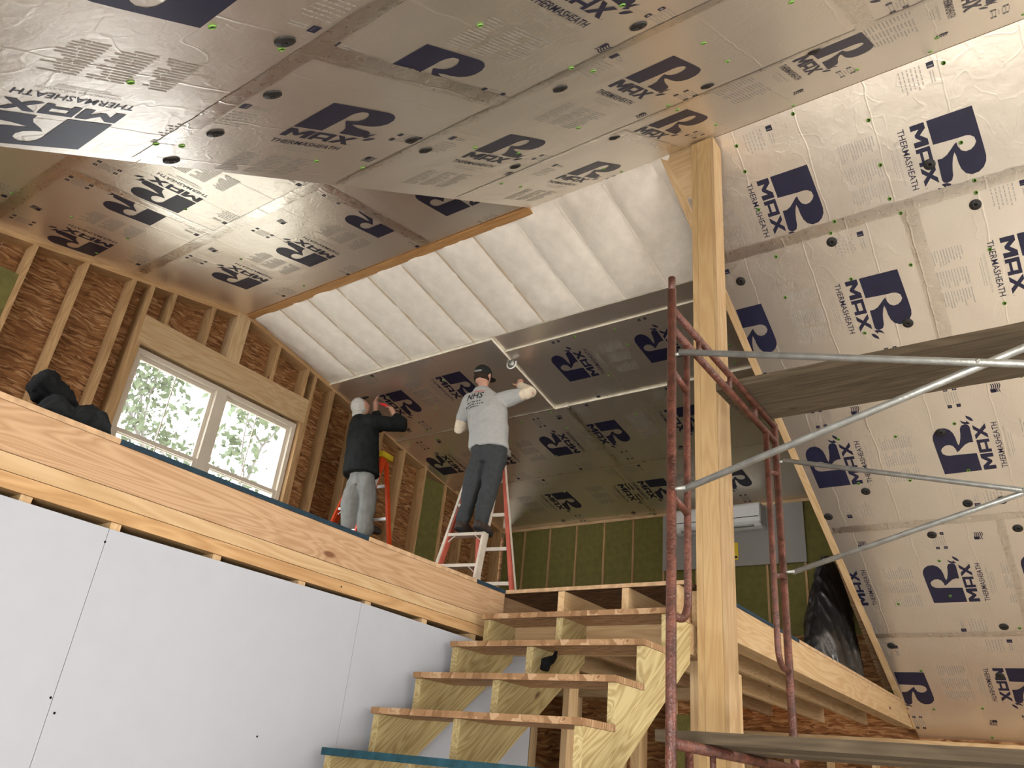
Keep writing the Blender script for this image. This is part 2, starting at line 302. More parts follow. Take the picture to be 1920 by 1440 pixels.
def make_print(icons=True):
    rnd=random.Random(3); bm=bmesh.new()
    add_poly(bm,[aff(*p) for p in R_PTS])
    for fl in FLAME: add_poly(bm,[aff(*p) for p in fl])
    m,a,x=block_letters(); u0=-.196; vb,vt=-.212,-.134; Hh=vt-vb
    def put(poly,ua,ub,mi=0): add_poly(bm,[(u0+ua+(ub-ua)*p[0],vb+Hh*p[1]) for p in poly],mi)
    put(m,0,.140)
    # boxed A with its window: four bars
    for r in ([(0,0),(.24,0),(.24,1),(0,1)],[(.76,0),(1,0),(1,1),(.76,1)],[(.24,.76),(.76,.76),(.76,1),(.24,1)],[(.24,.22),(.76,.22),(.76,.42),(.24,.42)]): put(r,.150,.262)
    put(x,.268,.392)
    add_text(bm,'R',.204,.212,-.212,-.200,1)
    add_text(bm,'THERMASHEATH',-.196,.196,-.282,-.245,0,.005)
    add_text(bm,'CONTINUOUS INSULATION',-.12,.15,-.318,-.306,1)
    for k in range(2): rect(bm,-.10+k*.03,.10,-.334-k*.012,-.331-k*.012,1)
    # small print paragraph, three columns of rows
    for c in range(3):
        for r in range(13):
            a0=-.22+c*.15; a1=a0+.13*rnd.uniform(.6,1.0); v=-.42-r*.0165
            w=a0
            while w<a1-.02:
                e=min(a1,w+rnd.uniform(.04,.09)); rect(bm,w,e,v-.0030,v+.0030,1); w=e+.004
    if icons:
        # dark badge with a caption
        rect(bm,-.52,-.485,-.05,-.012,0); rect(bm,-.50,-.494,-.045,-.018,1)
        for k in range(2): rect(bm,-.47,-.40,-.028-k*.014,-.022-k*.014,1)
        for r in range(6):
            w=-.52
            while w<-.40:
                e=w+rnd.uniform(.01,.03); rect(bm,w,e,-.09-r*.022,-.083-r*.022,1); w=e+.006
        # code boxes and flag on the far side
        for (uu,vv) in ((.36,-.02),(.36,-.075),(.50,-.02),(.50,-.075)):
            rect(bm,uu,uu+.026,vv-.026,vv,0); rect(bm,uu+.008,uu+.018,vv-.018,vv-.008,2)
        for k in range(6): rect(bm,.395,.49,-.02-k*.015,-.0165-k*.015,1)
        fu,fv=.43,-.30
        for k in range(5):
            pts=[(fu+.07*t/6,fv-k*.012+.006*math.sin(t*1.05)) for t in range(7)]
            add_poly(bm,pts+[(p[0],p[1]-.006) for p in reversed(pts)],0)
        rect(bm,fu,fu+.028,fv-.03,fv+.002,0)
    bmesh.ops.triangulate(bm,faces=[f for f in bm.faces if len(f.verts)>4])
    me=bpy.data.meshes.new('print_template'); bm.to_mesh(me); bm.free(); return me
PRINT=make_print()
PV=[v.co.copy() for v in PRINT.vertices]; PF=[(tuple(p.vertices),p.material_index) for p in PRINT.polygons]
def disc(name,r,h,mat,n=12,rings=False):
    vs=[];fs=[]
    for z,rr in ((0,r),(-h*.6,r),(-h,r*.8)):
        for k in range(n): a=2*math.pi*k/n; vs.append((rr*math.cos(a),rr*math.sin(a),z))
    for j in range(2):
        for k in range(n): fs.append((j*n+k,(j+1)*n+k,(j+1)*n+(k+1)%n,j*n+(k+1)%n))
    fm=[0]*len(fs)
    if rings:
        b=len(vs)
        for rr,zz in ((.62,-h),(.50,-h-.003),(.30,-h-.003),(.18,-h+.002)):
            for k in range(n): a=2*math.pi*k/n; vs.append((r*rr*math.cos(a),r*rr*math.sin(a),zz))
        pr=2*n
        for j in range(4):
            cur=b+j*n
            for k in range(n): fs.append((pr+k,cur+k,cur+(k+1)%n,pr+(k+1)%n)); fm.append(0)
            pr=cur
        fs.append(tuple(pr+k for k in range(n))); fm.append(0)
    else: fs.append(tuple(2*n+k for k in range(n))); fm.append(0)
    return mesh(name,vs,fs,mat,None,True)
CAPM=disc('cap_nail',.0125,.004,M_GREEN); WASHM=disc('plate_washer',.034,.006,M_WASH,20,True)
CEIL={}
for k,lab in (('FM','foil-faced sloping ceiling nearest the camera, printed boards with wide foil tape'),('FD','bright foil-faced shallow ceiling above the window and studs'),('BM','pale foil-faced slope behind the scaffold, boards with green nail caps'),('BD','dim shallow ceiling the two workers are covering, white batts at its top')):
    nm={'FM':'ceiling_front','FD':'ceiling_front_dormer','BM':'ceiling_back','BD':'ceiling_back_dormer'}[k]
    CEIL[k]=empty(nm,(0,0,0),lab,'ceiling',None,'structure')
BOARDS=[]
TH=.05
def board(pl,xl,xr,s0,s1,drop=0.0,edge=M_FOAM,th=TH):
    """xl / xr may be pairs (at s0, at s1); s0<s1 in signed slope distance"""
    xl=xl if isinstance(xl,tuple) else (xl,xl); xr=xr if isinstance(xr,tuple) else (xr,xr)
    xc=(min(xl)+max(xr))/2; sc=(s0+s1)/2; h=(s1-s0)/2; g=.0025
    q=[(xl[0]-xc+g,-h+g),(xr[0]-xc-g,-h+g),(xr[1]-xc-g,h-g),(xl[1]-xc+g,h-g)]
    vs=[(a,b,0) for a,b in q]+[(a,b,th) for a,b in q]
    M=sframe(pl,xc,sc) @ Matrix.Translation((0,0,-drop))
    o=obj('insulation_board',mesh('insulation_board',vs,[(0,3,2,1),(4,5,6,7),(0,1,5,4),(1,2,6,5),(2,3,7,6),(3,0,4,7)],[M_FOIL,edge],[0,0,1,1,1,1]),CEIL[pl],M)
    BOARDS.append(dict(o=o,pl=pl,xl=xl,xr=xr,s0=s0,s1=s1,M=M,xc=xc,sc=sc,logos=[])); return o
def xlB(s): return -1.795+.042*s
def xlF(s): return -2.93+.045*abs(s)
# back main slope
for (s0,s1),cuts in zip([(0,.83),(.83,2.09),(2.09,3.35),(3.35,4.53),(4.53,5.84)],[(.78,3.2),(-.47,1.95),(.35,2.8),(-.45,1.95),(.55,3.0)]):
    xs=[(xlB(s0),xlB(s1))]+list(cuts)+[XE]
    for a,b in zip(xs[:-1],xs[1:]): board('BM',a,b,s0,s1)
for (s0,s1),cuts in zip([(-1.06,0),(-2.18,-1.06),(-3.34,-2.18),(-4.5,-3.34),(-5.8,-4.5)],[(-1.70,.74,3.1),(-.35,2.0),(-1.72,.72,3.1),(-.55,1.9),(.3,2.7)]):
    xs=[(xlF(s0),xlF(s1))]+list(cuts)+[XE]
    for a,b in zip(xs[:-1],xs[1:]): board('FM',a,b,s0,s1)
for (s0,s1),cuts in zip([(-1.22,-.045),(-2.42,-1.22),(-3.62,-2.42),(-4.93,-3.62)],[(-3.95,),(-5.18,),(-3.95,),(-5.18,)]):
    xs=[XG-.12]+list(cuts)+[-2.72]
    for a,b in zip(xs[:-1],xs[1:]): board('FD',a,b,s0,s1)
XBD=-1.62
board('BD',XG-.12,-4.13,1.17,2.32,.030,M_FOAMW); board('BD',-4.125,XBD,1.17,1.378,0,M_FOAMW); board('BD',-4.125,XBD,1.382,2.318,.014,M_FOAMW)
board('BD',XG-.12,-3.97,2.325,3.47,.038,M_FOAMW); board('BD',-3.97,XBD,2.325,3.47,.032,M_FOAMW)
board('BD',XG-.12,-4.08,3.475,4.67); board('BD',-4.08,XBD,3.475,4.67)
LOGOS={'BM':[(-1.08,.571,1),(-.14,.555,1),(.80,.56,1),(-.75,1.433,1),(-1.66,1.434,1),(.17,1.40,1),(1.07,1.41,1),(-1.49,2.716,-1),(-.59,2.72,-1),(.62,2.72,-1),(-.94,3.977,-1),(-1.772,3.98,-1),(-.26,3.93,-1),(.64,3.93,-1),(-1.44,5.168,1),(-.58,5.11,1),(.90,5.1,1)],
'FM':[(-2.14,-2.764,1),(-1.63,-2.80,1),(-2.08,-1.568,1),(-1.16,-1.62,1),(-.50,-.80,1),(-1.43,-.72,1),(-2.17,-.38,1),(-.85,-2.72,1),(-.05,-2.74,1),(-1.65,-3.93,-1),(-2.59,-3.807,-1),(-.14,-1.62,1),(.80,-1.62,1),(.25,-.80,1),(.1,-3.93,-1)],
'FD':[(-4.99,-1.792,-1),(-5.33,-1.815,-1),(-6.19,-1.815,-1),(-4.92,-.564,-1),(-5.75,-.614,-1),(-4.07,-.576,-1),(-3.40,-.50,-1),(-4.1,-1.80,-1),(-3.2,-1.80,-1),(-5.9,-3.0,-1),(-5.0,-3.0,-1),(-3.4,-3.0,-1)],
'BD':[(-3.63,1.80,-1),(-2.75,1.80,-1),(-4.48,2.93,-1),(-5.35,2.93,-1),(-6.13,2.925,-1),(-3.74,2.875,1),(-2.86,2.875,1),(-5.04,4.10,1),(-4.03,4.10,1),(-3.77,4.095,1),(-2.88,4.076,1),(-5.71,1.71,1),(-4.86,1.66,1)]}
M_INKF2=plain('box_gap',(.62,.58,.52),.5,.4,var=.05)
def put_print(B):
    if not B['logos']: return
    bm=bmesh.new()
    for X,s,sg in B['logos']:
        ox,oy=X-B['xc'],s-B['sc']
        vs=[bm.verts.new((ox+sg*p.y,oy+sg*p.x,-.0012)) for p in PV]
        for f,mi in PF:
            try: nf=bm.faces.new([vs[i] for i in f]); nf.material_index=mi
            except ValueError: pass
    h=(B['s1']-B['s0'])/2-.004; x0=(sum(B['xl'])/2 if B['pl']=='BM' else max(B['xl']))-B['xc']+.006; x1=min(B['xr'])-B['xc']-.005
    for co,no in (((x0,0,0),(-1,0,0)),((x1,0,0),(1,0,0)),((0,-h,0),(0,-1,0)),((0,h,0),(0,1,0))):
        bmesh.ops.bisect_plane(bm,geom=bm.verts[:]+bm.edges[:]+bm.faces[:],plane_co=co,plane_no=no,clear_outer=True)
    if not bm.faces: bm.free(); return
    me=bpy.data.meshes.new('printed_lettering'); bm.to_mesh(me); bm.free()
    for x in (M_INK,M_INKF,M_INKF2): me.materials.append(x)
    obj('printed_lettering',me,B['o'],B['M'])
for pl,ls in LOGOS.items():
    for X,s,sg in ls:
        for B in BOARDS:
            if B['pl']==pl and B['s0']-.02<s<B['s1'] and min(B['xl'])-(.22 if pl=='BM' and X<-1.5 else .05)<=X<max(B['xr'])+(.07 if (pl,X)==('BD',-4.03) else 0):
                if (pl,X)==('BD',-4.03) and B['xr'][0]!=-4.08: continue
                if B['s1']-B['s0']<.5: continue
                B['logos'].append((X,s,sg)); break
for B in BOARDS: put_print(B)
# fasteners on the boards
rn=random.Random(11)
for B in BOARDS:
    pl=B['pl']; dens={'BM':.62,'FM':.42,'FD':.12,'BD':.34}[pl]
    if max(B['xr'])<-6.3: continue
    X=-6.2
    while X<.75:
        if max(B['xl'])+.05<X<min(B['xr'])-.05:
            for s in (B['s0']+.07,(B['s0']*2+B['s1'])/3,(B['s0']+2*B['s1'])/3,B['s1']-.07):
                if rn.random()<dens and B['s1']-B['s0']>.5:
                    obj('cap_nail',CAPM,B['o'],B['M']@Matrix.Translation((X+rn.uniform(-.03,.03)-B['xc'],s+rn.uniform(-.04,.04)-B['sc'],-.0008)))
        X+=.405
WASH={'BM':[(-1.62,1.03),(-.96,.93),(-.12,.95),(-.30,.62),(-.66,1.64),(-1.28,2.99),(-.66,2.55),(-1.62,3.2),(-1.62,3.5),(-.62,3.2),(-.92,3.47),(-.4,3.2),(-.35,3.47),(-1.5,4.65),(-.62,4.45),(-.75,5.0),(-.38,4.4),(.2,2.6),(.1,4.4),(-.36,5.6)],
'FM':[(-2.72,-3.22),(-2.42,-3.22),(-2.05,-3.24),(-1.72,-3.46),(-1.2,-3.22),(-2.28,-2.08),(-2.20,-2.28),(-1.5,-2.05),(-1.0,-2.30),(-1.75,-.95),(-1.1,-1.18),(-.6,-1.0),(-.3,-2.28),(-2.3,-1.2)]}
for pl,ls in WASH.items():
    for X,s in ls:
        for B in BOARDS:
            if B['pl']==pl and B['s0']<s<B['s1'] and max(B['xl'])<X<min(B['xr']):
                obj('plate_washer',WASHM,B['o'],B['M']@Matrix.Translation((X-B['xc'],s-B['sc'],-.001))); break
# foil tape over the joints
def tape(pl,x0,s0,x1,s1,w=.078,seed=1,mat=None,dz=.002,wr=.0011):
    r=random.Random(seed); a=Vector((x0,s0,0)); b=Vector((x1,s1,0)); d=(b-a); Ln=d.length; d/=Ln; nrm=Vector((-d.y,d.x,0)); n=max(4,int(Ln/.05)); vs=[];fs=[]
    xc,sc=(x0+x1)/2,(s0+s1)/2
    for i in range(n+1):
        for k,t in enumerate((-.5,-.25,-.05,.1,.3,.5)):
            p=a+d*(Ln*i/n)+nrm*(w*t+(r.uniform(-.004,.004) if k in (0,5) else 0)); z=-dz-(0 if k in (0,5) else r.uniform(0,wr))
            vs.append((p.x-xc,p.y-sc,z))
    for i in range(n):
        for k in range(5): fs.append((i*6+k,i*6+k+1,(i+1)*6+k+1,(i+1)*6+k))
    return obj('foil_tape',mesh('foil_tape',vs,fs,mat or M_TAPE,None,True),CEIL[pl],sframe(pl,xc,sc))
i=0
for pl,segs in {'FM':[(-2.74,-3.34,.9,-3.34,.085),(-2.80,-2.18,.9,-2.18,.07),(-2.85,-1.06,.9,-1.06,.05),(-1.72,-3.31,-1.72,-2.21,.10),(-1.70,-1.03,-1.70,-.03,.09),(-.35,-2.15,-.35,-1.08,.09)],
 'BM':[(-1.74,.83,.9,.83,.082),(-1.63,3.35,.9,3.35,.06),(-1.6,4.53,.9,4.53,.05),(-.47,.86,-.47,2.07,.10),(-.45,3.37,-.45,4.51,.05),(-1.7,2.09,.9,2.09,.07)],
 'FD':[(-6.36,-1.22,-2.75,-1.22,.10),(-5.18,-2.40,-5.18,-1.25,.085),(-3.95,-1.19,-3.95,-.06,.10),(-6.36,-2.42,-2.72,-2.42,.10)],
 'BD':[(-3.97,2.34,-3.97,3.45,.05),(-4.08,3.49,-4.08,4.6,.03),(-6.36,3.472,-1.7,3.472,.018),(-6.36,2.322,-4.12,2.322,.02)]}.items():
    for s in segs: i+=1; tape(pl,s[0],s[1],s[2],s[3],s[4],i,None,.041 if pl=='BD' else .002)
# batts in the open bays below the ridge, back dormer
def batt(x0,x1,s0,s1,seed):
    r=random.Random(seed); nx,ny=10,16; vs=[];fs=[]; h=(x1-x0)/2; hs=(s1-s0)/2; amp=r.uniform(.8,1.15)
    for j in range(ny+1):
        for k in range(nx+1):
            a=-1+2*k/nx; b=-1+2*j/ny
            z=-.034*amp*(1-abs(a)**2.6)*(1-.9*max(0,b)**8)*(1-.95*max(0,-b)**8)+.012*noise.noise(Vector((a*2+seed*3,b*4,seed)))
            x=a*h+(.008*noise.noise(Vector((seed,b*3,0))) if abs(a)==1 else 0)
            vs.append((x,b*hs,z+.006))
    for j in range(ny):
        for k in range(nx):
            q=j*(nx+1)+k; fs.append((q,q+nx+1,q+nx+2,q+1))
    return obj('fibreglass_batt',mesh('fibreglass_batt',vs,fs,M_BATT,None,True),CEIL['BD'],sframe('BD',(x0+x1)/2,(s0+s1)/2))
M_RAFT=plain('dusty_rafter_edge',(.62,.50,.36),.85)
xb=XG-.01; q=0
while xb<XBD-.2:
    x1=min(xb+.406,XBD); batt(xb,x1,-.02,1.165,q); q+=1
    # lower edge of the rafter between two bays
    o=lumber('rafter',(sframe('BD',x1,.03)@Vector((0,0,.075))),(sframe('BD',x1,1.165)@Vector((0,0,.075))),.018,.15,M_BATT if q>7 else M_RAFT,CEIL['BD'])
    xb=x1
# roof deck above everything, closes the shell
for pl,x0,x1,s0,s1 in (('FM',-2.9,XE+.2,-6.1,.17),('BM',-1.75,XE+.2,-.17,6.1),('FD',XG-.2,-2.7,-5.2,.06),('BD',XG-.2,-1.55,-.06,5.1)):
    hx=(x1-x0)/2; hs=(s1-s0)/2
    obj('roof_deck',mesh('roof_deck',boxv(-hx,hx,-hs,hs,.16,.18),BOXF,M_OSBF),CEIL[pl],sframe(pl,(x0+x1)/2,(s0+s1)/2))
# dormer side cheeks between the two pitches
m1=.667; m2=.2
prism('dormer_cheek',[(YF,ZR-m1*(YR-YF)+.1),(YR,ZR+.1),(YF,ZR-m2*(YR-YF)+.1)],0,-2.72,-2.70,M_OSBW,CEIL['FD'])
prism('dormer_cheek',[(YR,ZR+.1),(8.5,ZR-m1*(8.5-YR)+.1),(8.5,ZR-m2*(8.5-YR)+.1)],0,-1.60,-1.58,M_OSBW,CEIL['BD'])
# edge rafter of the back slope, bare wood left of the foil
a=sframe('BM',xlB(0)-.02,.0)@Vector((0,0,.04)); b=sframe('BM',xlB(5.7)-.02,5.7)@Vector((0,0,.04))
lumber('edge_rafter',a,b,.055,.085,M_STUD2,CEIL['BM'])
v0=[(-1.80,0),(-1.46,0),(-1.46,.10),(-1.62,.13),(-1.70,.33),(-1.775,.33)]
xc,sc=-1.6,.15
obj('gusset_board',mesh('gusset_board',[(a-xc,b-sc,-.004) for a,b in v0]+[(a-xc,b-sc,.02) for a,b in v0],[(5,4,3,2,1,0),(6,7,8,9,10,11)]+[(k,(k+1)%6,6+(k+1)%6,6+k) for k in range(6)],M_STUD2),CEIL['BM'],sframe('BM',xc,sc))
M_RIDGE=wood('orange_spruce',(.50,.27,.105),(.38,.19,.07),.7)
boxw('ridge_board',-2.91,-1.62,YR-.012,YR+.02,ZR+.03,ZR+.14,M_STUD2,CEIL['BD'],0)
rb=boxw('ridge_beam',XG-.14,-2.935,YR-.035,YR+.045,ZR-.022,ZR+.14,M_RIDGE,None,0); tag(rb,'long orange-tan ridge beam between the foil ceiling and white batts','beam',None,'structure')
# ------------------------------------------------------------------ floor and walls
ZF=-H0
fl=boxw('floor',XG-.2,XE+.2,YF-.2,YB+.2,ZF-.1,ZF,M_CONC); tag(fl,'grey concrete slab floor of the building','floor',None,'structure')
def ztop(y,m=.2): return ZR-m*abs(y-YR)
# gable wall with the window
WG=empty('wall_left',(XG,3.7,0),'gable wall of bare studs and brown strand board around the twin window','wall',None,'structure')
def gstud(yr,z0=None,z1=None,w=.038,mat=M_STUD,name='stud'):
    z1=ztop(yr-w/2)-.048 if z1 is None else z1
    return boxw(name,XG-.14,XG,yr-w,yr,.946 if z0 is None else z0,z1,mat,WG,2)
for yr in [-.68,-.27,.14,.55,.955,1.361,1.767,2.169,2.58]: gstud(yr)
gstud(2.753)                                    # king studs and trimmers
gstud(2.791,None,3.10); gstud(4.669,None,3.10); gstud(4.707)
for yr in [2.968,3.373,4.18,4.589]: gstud(yr,3.363)
boxw('ridge_post',XG-.14,XG,3.607,3.76,3.363,ZR-.03,M_STUD2,WG,2)
boxw('window_header',XG-.14,XG+.002,2.753,4.669,3.10,3.363,M_STUD2,WG,1)
boxw('sill_plate',XG-.14,XG,2.791,4.631,1.47,1.51,M_STUD2,WG,1)
for yr in [4.985,5.39,5.80,6.205,6.61,7.02,7.42,7.83,8.24]: gstud(yr)
for (ya,yb) in ((YF,YR),(YR,8.4)):
    za,zb=ztop(ya)-.025,ztop(yb)-.025
    lumber('top_plate',V(XG-.07,ya,za),V(XG-.07,yb,zb),.14,.048,M_STUD,WG)
boxw('bottom_plate',XG-.14,XG,YF,8.3,.946,.985,M_STUD,WG,1)
xo0,xo1=XG-.156,XG-.142
# strand board sheets behind the studs
def shp(y0,y1,z0,z1=None):
    if z1 is not None: poly=[(y0,z0),(y1,z0),(y1,z1),(y0,z1)]
    elif y0<YR<y1: poly=[(y0,z0),(y1,z0),(y1,ztop(y1)+.165),(YR,ZR+.165),(y0,ztop(y0)+.165)]
    else: poly=[(y0,z0),(y1,z0),(y1,ztop(y1)+.165),(y0,ztop(y0)+.165)]
    prism('sheathing_panel',poly,0,xo0,xo1,M_OSBW,WG)
for y0,y1 in ((YF,.34),(.343,1.56),(1.563,2.78)): shp(y0,y1,.9)
shp(2.783,4.64,3.09); shp(2.783,4.64,.9,1.50)
for y0,y1 in ((4.643,5.86),(5.863,7.08),(7.083,8.4)): shp(y0,y1,.9)
for y0,y1,z1 in ((1.365,1.727,3.16),(6.612,6.98,None)):
    boxw('mineral_wool_batt',XG-.138,XG-.02,y0,y1,.99,z1 if z1 else ztop(y1)-.06,M_WOOL,WG,2)
boxw('lower_wall_panel',XG-.156,XG-.01,YF,YB,ZF,.90,M_OSBW,WG,0)
# twin window
WN=empty('window_1',(XG-.1,3.71,1.5+H0),'twin beige double-hung window, bright trees outside','window',None,'structure')
x0,x1=XG-.13,XG-.055; ya,yb,za,zb=2.80,4.622,1.52,3.075; ym=3.711; fwid=.045
for a_,b_,c_,d_ in ((ya,yb,zb-fwid,zb),(ya,yb,za,za+fwid)): boxw('window_frame',x0,x1,a_,b_,c_,d_,M_WIN,WN,1)
for a_,b_ in ((ya,ya+fwid),(yb-fwid,yb),(ym-.055,ym+.055)): boxw('window_frame',x0,x1,a_,b_,za+fwid,zb-fwid,M_WIN,WN,2)
ZM=2.31
for (a_,b_) in ((ya+fwid,ym-.055),(ym+.055,yb-fwid)):
    for up_,(c_,d_) in ((1,(ZM-.02,zb-fwid)),(0,(za+fwid,ZM+.02))):
        xa,xb=((x0+.008,x0+.034) if up_ else (x0+.038,x0+.066)); t=.036
        s=boxw('sash',xa,xb,a_,b_,d_-t,d_,M_WIN,WN,1)
        boxw('sash_rail',xa,xb,a_,b_,c_,c_+t,M_WIN,s,1); boxw('sash_stile',xa,xb,a_,a_+t,c_+t,d_-t,M_WIN,s,2); boxw('sash_stile',xa,xb,b_-t,b_,c_+t,d_-t,M_WIN,s,2)
        boxw('pane',(xa+xb)/2-.002,(xa+xb)/2+.002,a_+t,b_-t,c_+t,d_-t,M_GLASS,s,2)
        boxw('grille_bar',(xa+xb)/2-.004,(xa+xb)/2+.004,(a_+b_)/2-.005,(a_+b_)/2+.005,c_+t,d_-t,M_WIN,s,2)
boxw('reveal_gap',XG-.14,XG-.13,2.79,4.632,3.07,3.10,M_DARK,WN,1)
# back wall of the dormer: studs with mineral wool
WB=empty('wall_back',(-4,8.3,0),'low back wall of green mineral wool between thin studs','wall',None,'structure')
yb0=8.30
for k in range(12):
    X=-6.02+.405*k
    boxw('stud',X-.012,X+.012,yb0,yb0+.12,.946,2.97,M_STUD,WB,2)
    boxw('mineral_wool_batt',X+.014,X+.391,yb0+.012,yb0+.12,.946,2.96,M_WOOL,WB,2)
boxw('mineral_wool_batt',XG,-6.034,yb0+.012,yb0+.12,.946,2.96,M_WOOL,WB,2)
boxw('top_plate',XG,-1.62,yb0-.01,yb0+.12,2.955,2.99,M_STUD2,WB,0)
boxw('sheathing_panel',XG-.15,-1.58,yb0+.13,yb0+.15,.946,3.2,M_OSBB,WB,0)
boxw('strand_board_patch',-2.62,-1.75,yb0-.012,yb0+.005,.946,1.55,M_OSBB,WB,0)
# eave walls under the slopes, front wall with its openings, right gable
WE=empty('wall_rear',(0,YB,0),'stud wall with plates under the low end of the foil slope','wall',None,'structure')
boxw('top_plate',XG,XE,YB-.12,YB+.02,.60,.645,M_STUD2,WE,0); boxw('top_plate',XG,XE,YB-.12,YB+.02,.55,.597,M_STUD2,WE,0)
for k in range(26):
    X=-6.0+.405*k; boxw('stud',X,X+.038,YB-.12,YB+.02,ZF,.55,M_STUD2,WE,2)
boxw('sheathing_panel',XG-.15,XE,YB+.03,YB+.05,ZF,1.0,M_OSBB,WE,0)
WF=empty('wall_front',(0,YF,0),'front wall behind the camera with a window opening','wall',None,'structure')
zf0=ZR-.667*(YR-YF)
boxw('wall_board',-2.7,-.9,YF-.12,YF,ZF,zf0,M_OSBB,WF,0); boxw('wall_board',1.5,XE,YF-.12,YF,ZF,zf0,M_OSBB,WF,0); boxw('wall_board',-.9,1.5,YF-.12,YF,.50,zf0,M_OSBB,WF,0); boxw('wall_board',-.9,1.5,YF-.12,YF,ZF,-1.0,M_OSBB,WF,0)
boxw('wall_board',XG,-2.7,YF-.12,YF,ZF,1.70,M_OSBB,WF,0); boxw('wall_board',XG,-5.95,YF-.12,YF,1.70,2.95,M_OSBB,WF,0); boxw('wall_board',-3.45,-2.7,YF-.12,YF,1.70,2.95,M_OSBB,WF,0); boxw('wall_board',-5.95,-3.45,YF-.12,YF,2.80,2.95,M_OSBB,WF,0)
WR=empty('wall_right',(XE,3.7,0),'far gable wall with tall window openings','wall',None,'structure')
prism('wall_board',[(YF,ZF),(2.1,ZF),(2.1,ZR-.667*(YR-2.1)),(YF,ZR-.667*(YR-YF))],0,XE,XE+.12,M_OSBW,WR)
prism('wall_board',[(5.1,ZF),(YB,ZF),(YB,ZR-.667*(YB-YR)),(5.1,ZR-.667*(5.1-YR))],0,XE,XE+.12,M_OSBW,WR)
prism('wall_board',[(2.1,2.0),(5.1,2.0),(5.1,ZR-.667*(5.1-YR)),(YR,ZR),(2.1,ZR-.667*(YR-2.1))],0,XE,XE+.12,M_OSBW,WR)
prism('wall_board',[(2.1,ZF),(5.1,ZF),(5.1,-.7),(2.1,-.7)],0,XE,XE+.12,M_OSBW,WR)
# ------------------------------------------------------------------ loft floor
XR=-2.72; YL=3.61; ZL=.946; XS=-1.565
LF=empty('floor_loft',(-4.5,5,ZL+H0),'loft floor of strand board on fir rims and joists above white drywall','floor',None,'structure')
zt=.926
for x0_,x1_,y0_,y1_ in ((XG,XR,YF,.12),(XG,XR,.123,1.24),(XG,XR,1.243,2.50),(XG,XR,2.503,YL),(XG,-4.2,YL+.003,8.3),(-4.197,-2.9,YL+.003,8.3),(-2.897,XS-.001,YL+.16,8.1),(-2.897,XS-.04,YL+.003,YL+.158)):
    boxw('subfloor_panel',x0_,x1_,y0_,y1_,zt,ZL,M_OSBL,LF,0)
boxw('painted_edge',XR+.0005,XR+.004,1.243,2.50,zt+.001,ZL+.001,M_NAVY,LF,1); boxw('painted_edge',XR+.0005,XR+.004,3.34,YL,zt+.001,ZL+.001,M_NAVY,LF,1)
boxw('painted_edge',XS+.0005,XS+.004,3.76,5.2,zt+.001,ZL+.001,M_NAVY,LF,1)
for a_,b_ in ((YF,1.242),(2.502,3.338)): boxw('panel_edge',XR+.0005,XR+.003,a_,b_,zt+.001,ZL+.001,M_EDGE,LF,1)
boxw('panel_edge',XR,XS-.04,YL-.003,YL-.0005,zt+.001,ZL+.001,M_EDGE,LF,0); boxw('panel_edge',XS+.0005,XS+.003,5.2,8.1,zt+.001,ZL+.001,M_EDGE,LF,1)
boxw('rim_beam',XR-.045,XR,YF,YL-.14,.772,zt,M_LVL,LF,1)
boxw('rim_beam',XR-.045,XR-.002,YL-.138,YL,.772,zt,M_LVL,LF,1)
boxw('rim_beam',XR-.09,XR-.047,YF,8.2,.772,zt,M_LVL,LF,1)
zr_end=YR+(ZR-.946)/.667
prism('rim_beam',[(YL+.14,.742),(YR+(ZR-.742)/.667-.04,.742),(YR+(ZR-.926)/.667-.04,.926),(YL+.14,.926)],0,XS-.04,XS,M_STUD2,LF,None,(0,1,0))
prism('rim_beam',[(YL+.14,.742),(YR+(ZR-.742)/.667-.04,.742),(YR+(ZR-.926)/.667-.04,.926),(YL+.14,.926)],0,XS-.082,XS-.042,M_STUD2,LF,None,(0,1,0))
for X in (-2.34,-1.95): boxw('joist',X-.02,X+.02,YL,8.35,.745,zt-.001,M_STUD2,LF,1)
boxw('joist',XS-.125,XS-.085,YL,8.35,.745,zt-.001,M_STUD2,LF,1)
for k in range(8): boxw('joist',-3.2-.405*k-.02,-3.2-.405*k+.02,YL,8.35,.745,zt-.001,M_STUD2,LF,1)
boxw('ledger',XR,XS-.04,YL+.012,YL+.05,.60,.744,M_STUD2,LF,0); boxw('ledger',XR,XS-.04,YL+.052,YL+.09,.60,.744,M_STUD2,LF,0)
boxw('blocking',-2.32,-1.97,4.6,4.64,.745,zt-.002,M_STUD2,LF,0)
# wall under the left loft edge: plates, studs, drywall sheets
WD=empty('wall_stair',(XR,1.5,0),'tall smooth white drywall wall under the loft edge','wall',None,'structure')
boxw('top_plate',XR-.14,XR-.002,YF,YL-.02,.715,.770,M_STUD2,WD,1); boxw('top_plate',XR-.14,XR-.004,YF,YL-.02,.662,.713,M_STUD,WD,1)
for k,y in enumerate((-.6,-.19,.2,.61,1.0,1.31,1.73,2.16,2.56,2.96,3.36)):
    boxw('stud',XR-.14,XR-.012,y,y+.038,ZF,.661,M_STUD2,WD,2)
for y0_,y1_,z0_,z1_ in ((YF,.138,.652,.649),(.140,1.303,.644,.634),(1.305,2.525,.634,.645),(2.527,YL+.35,.645,.620)):
    prism('drywall_sheet',[(y0_,ZF),(y1_,ZF),(y1_,z1_),(y0_,z0_)],0,XR-.011,XR+.002,M_DRY,WD)
scr=disc('drywall_screw',.004,.001,M_DARK,8)
for px,py in ((197,1016),(95,1308),(102,1337),(482,1381),(640,1100)):
    p=hit(px,py,(XR+.003,0,0),(1,0,0)); obj('drywall_screw',scr,WD,Matrix.Translation(p)@Matrix.Rotation(-math.pi/2,4,'Y'))
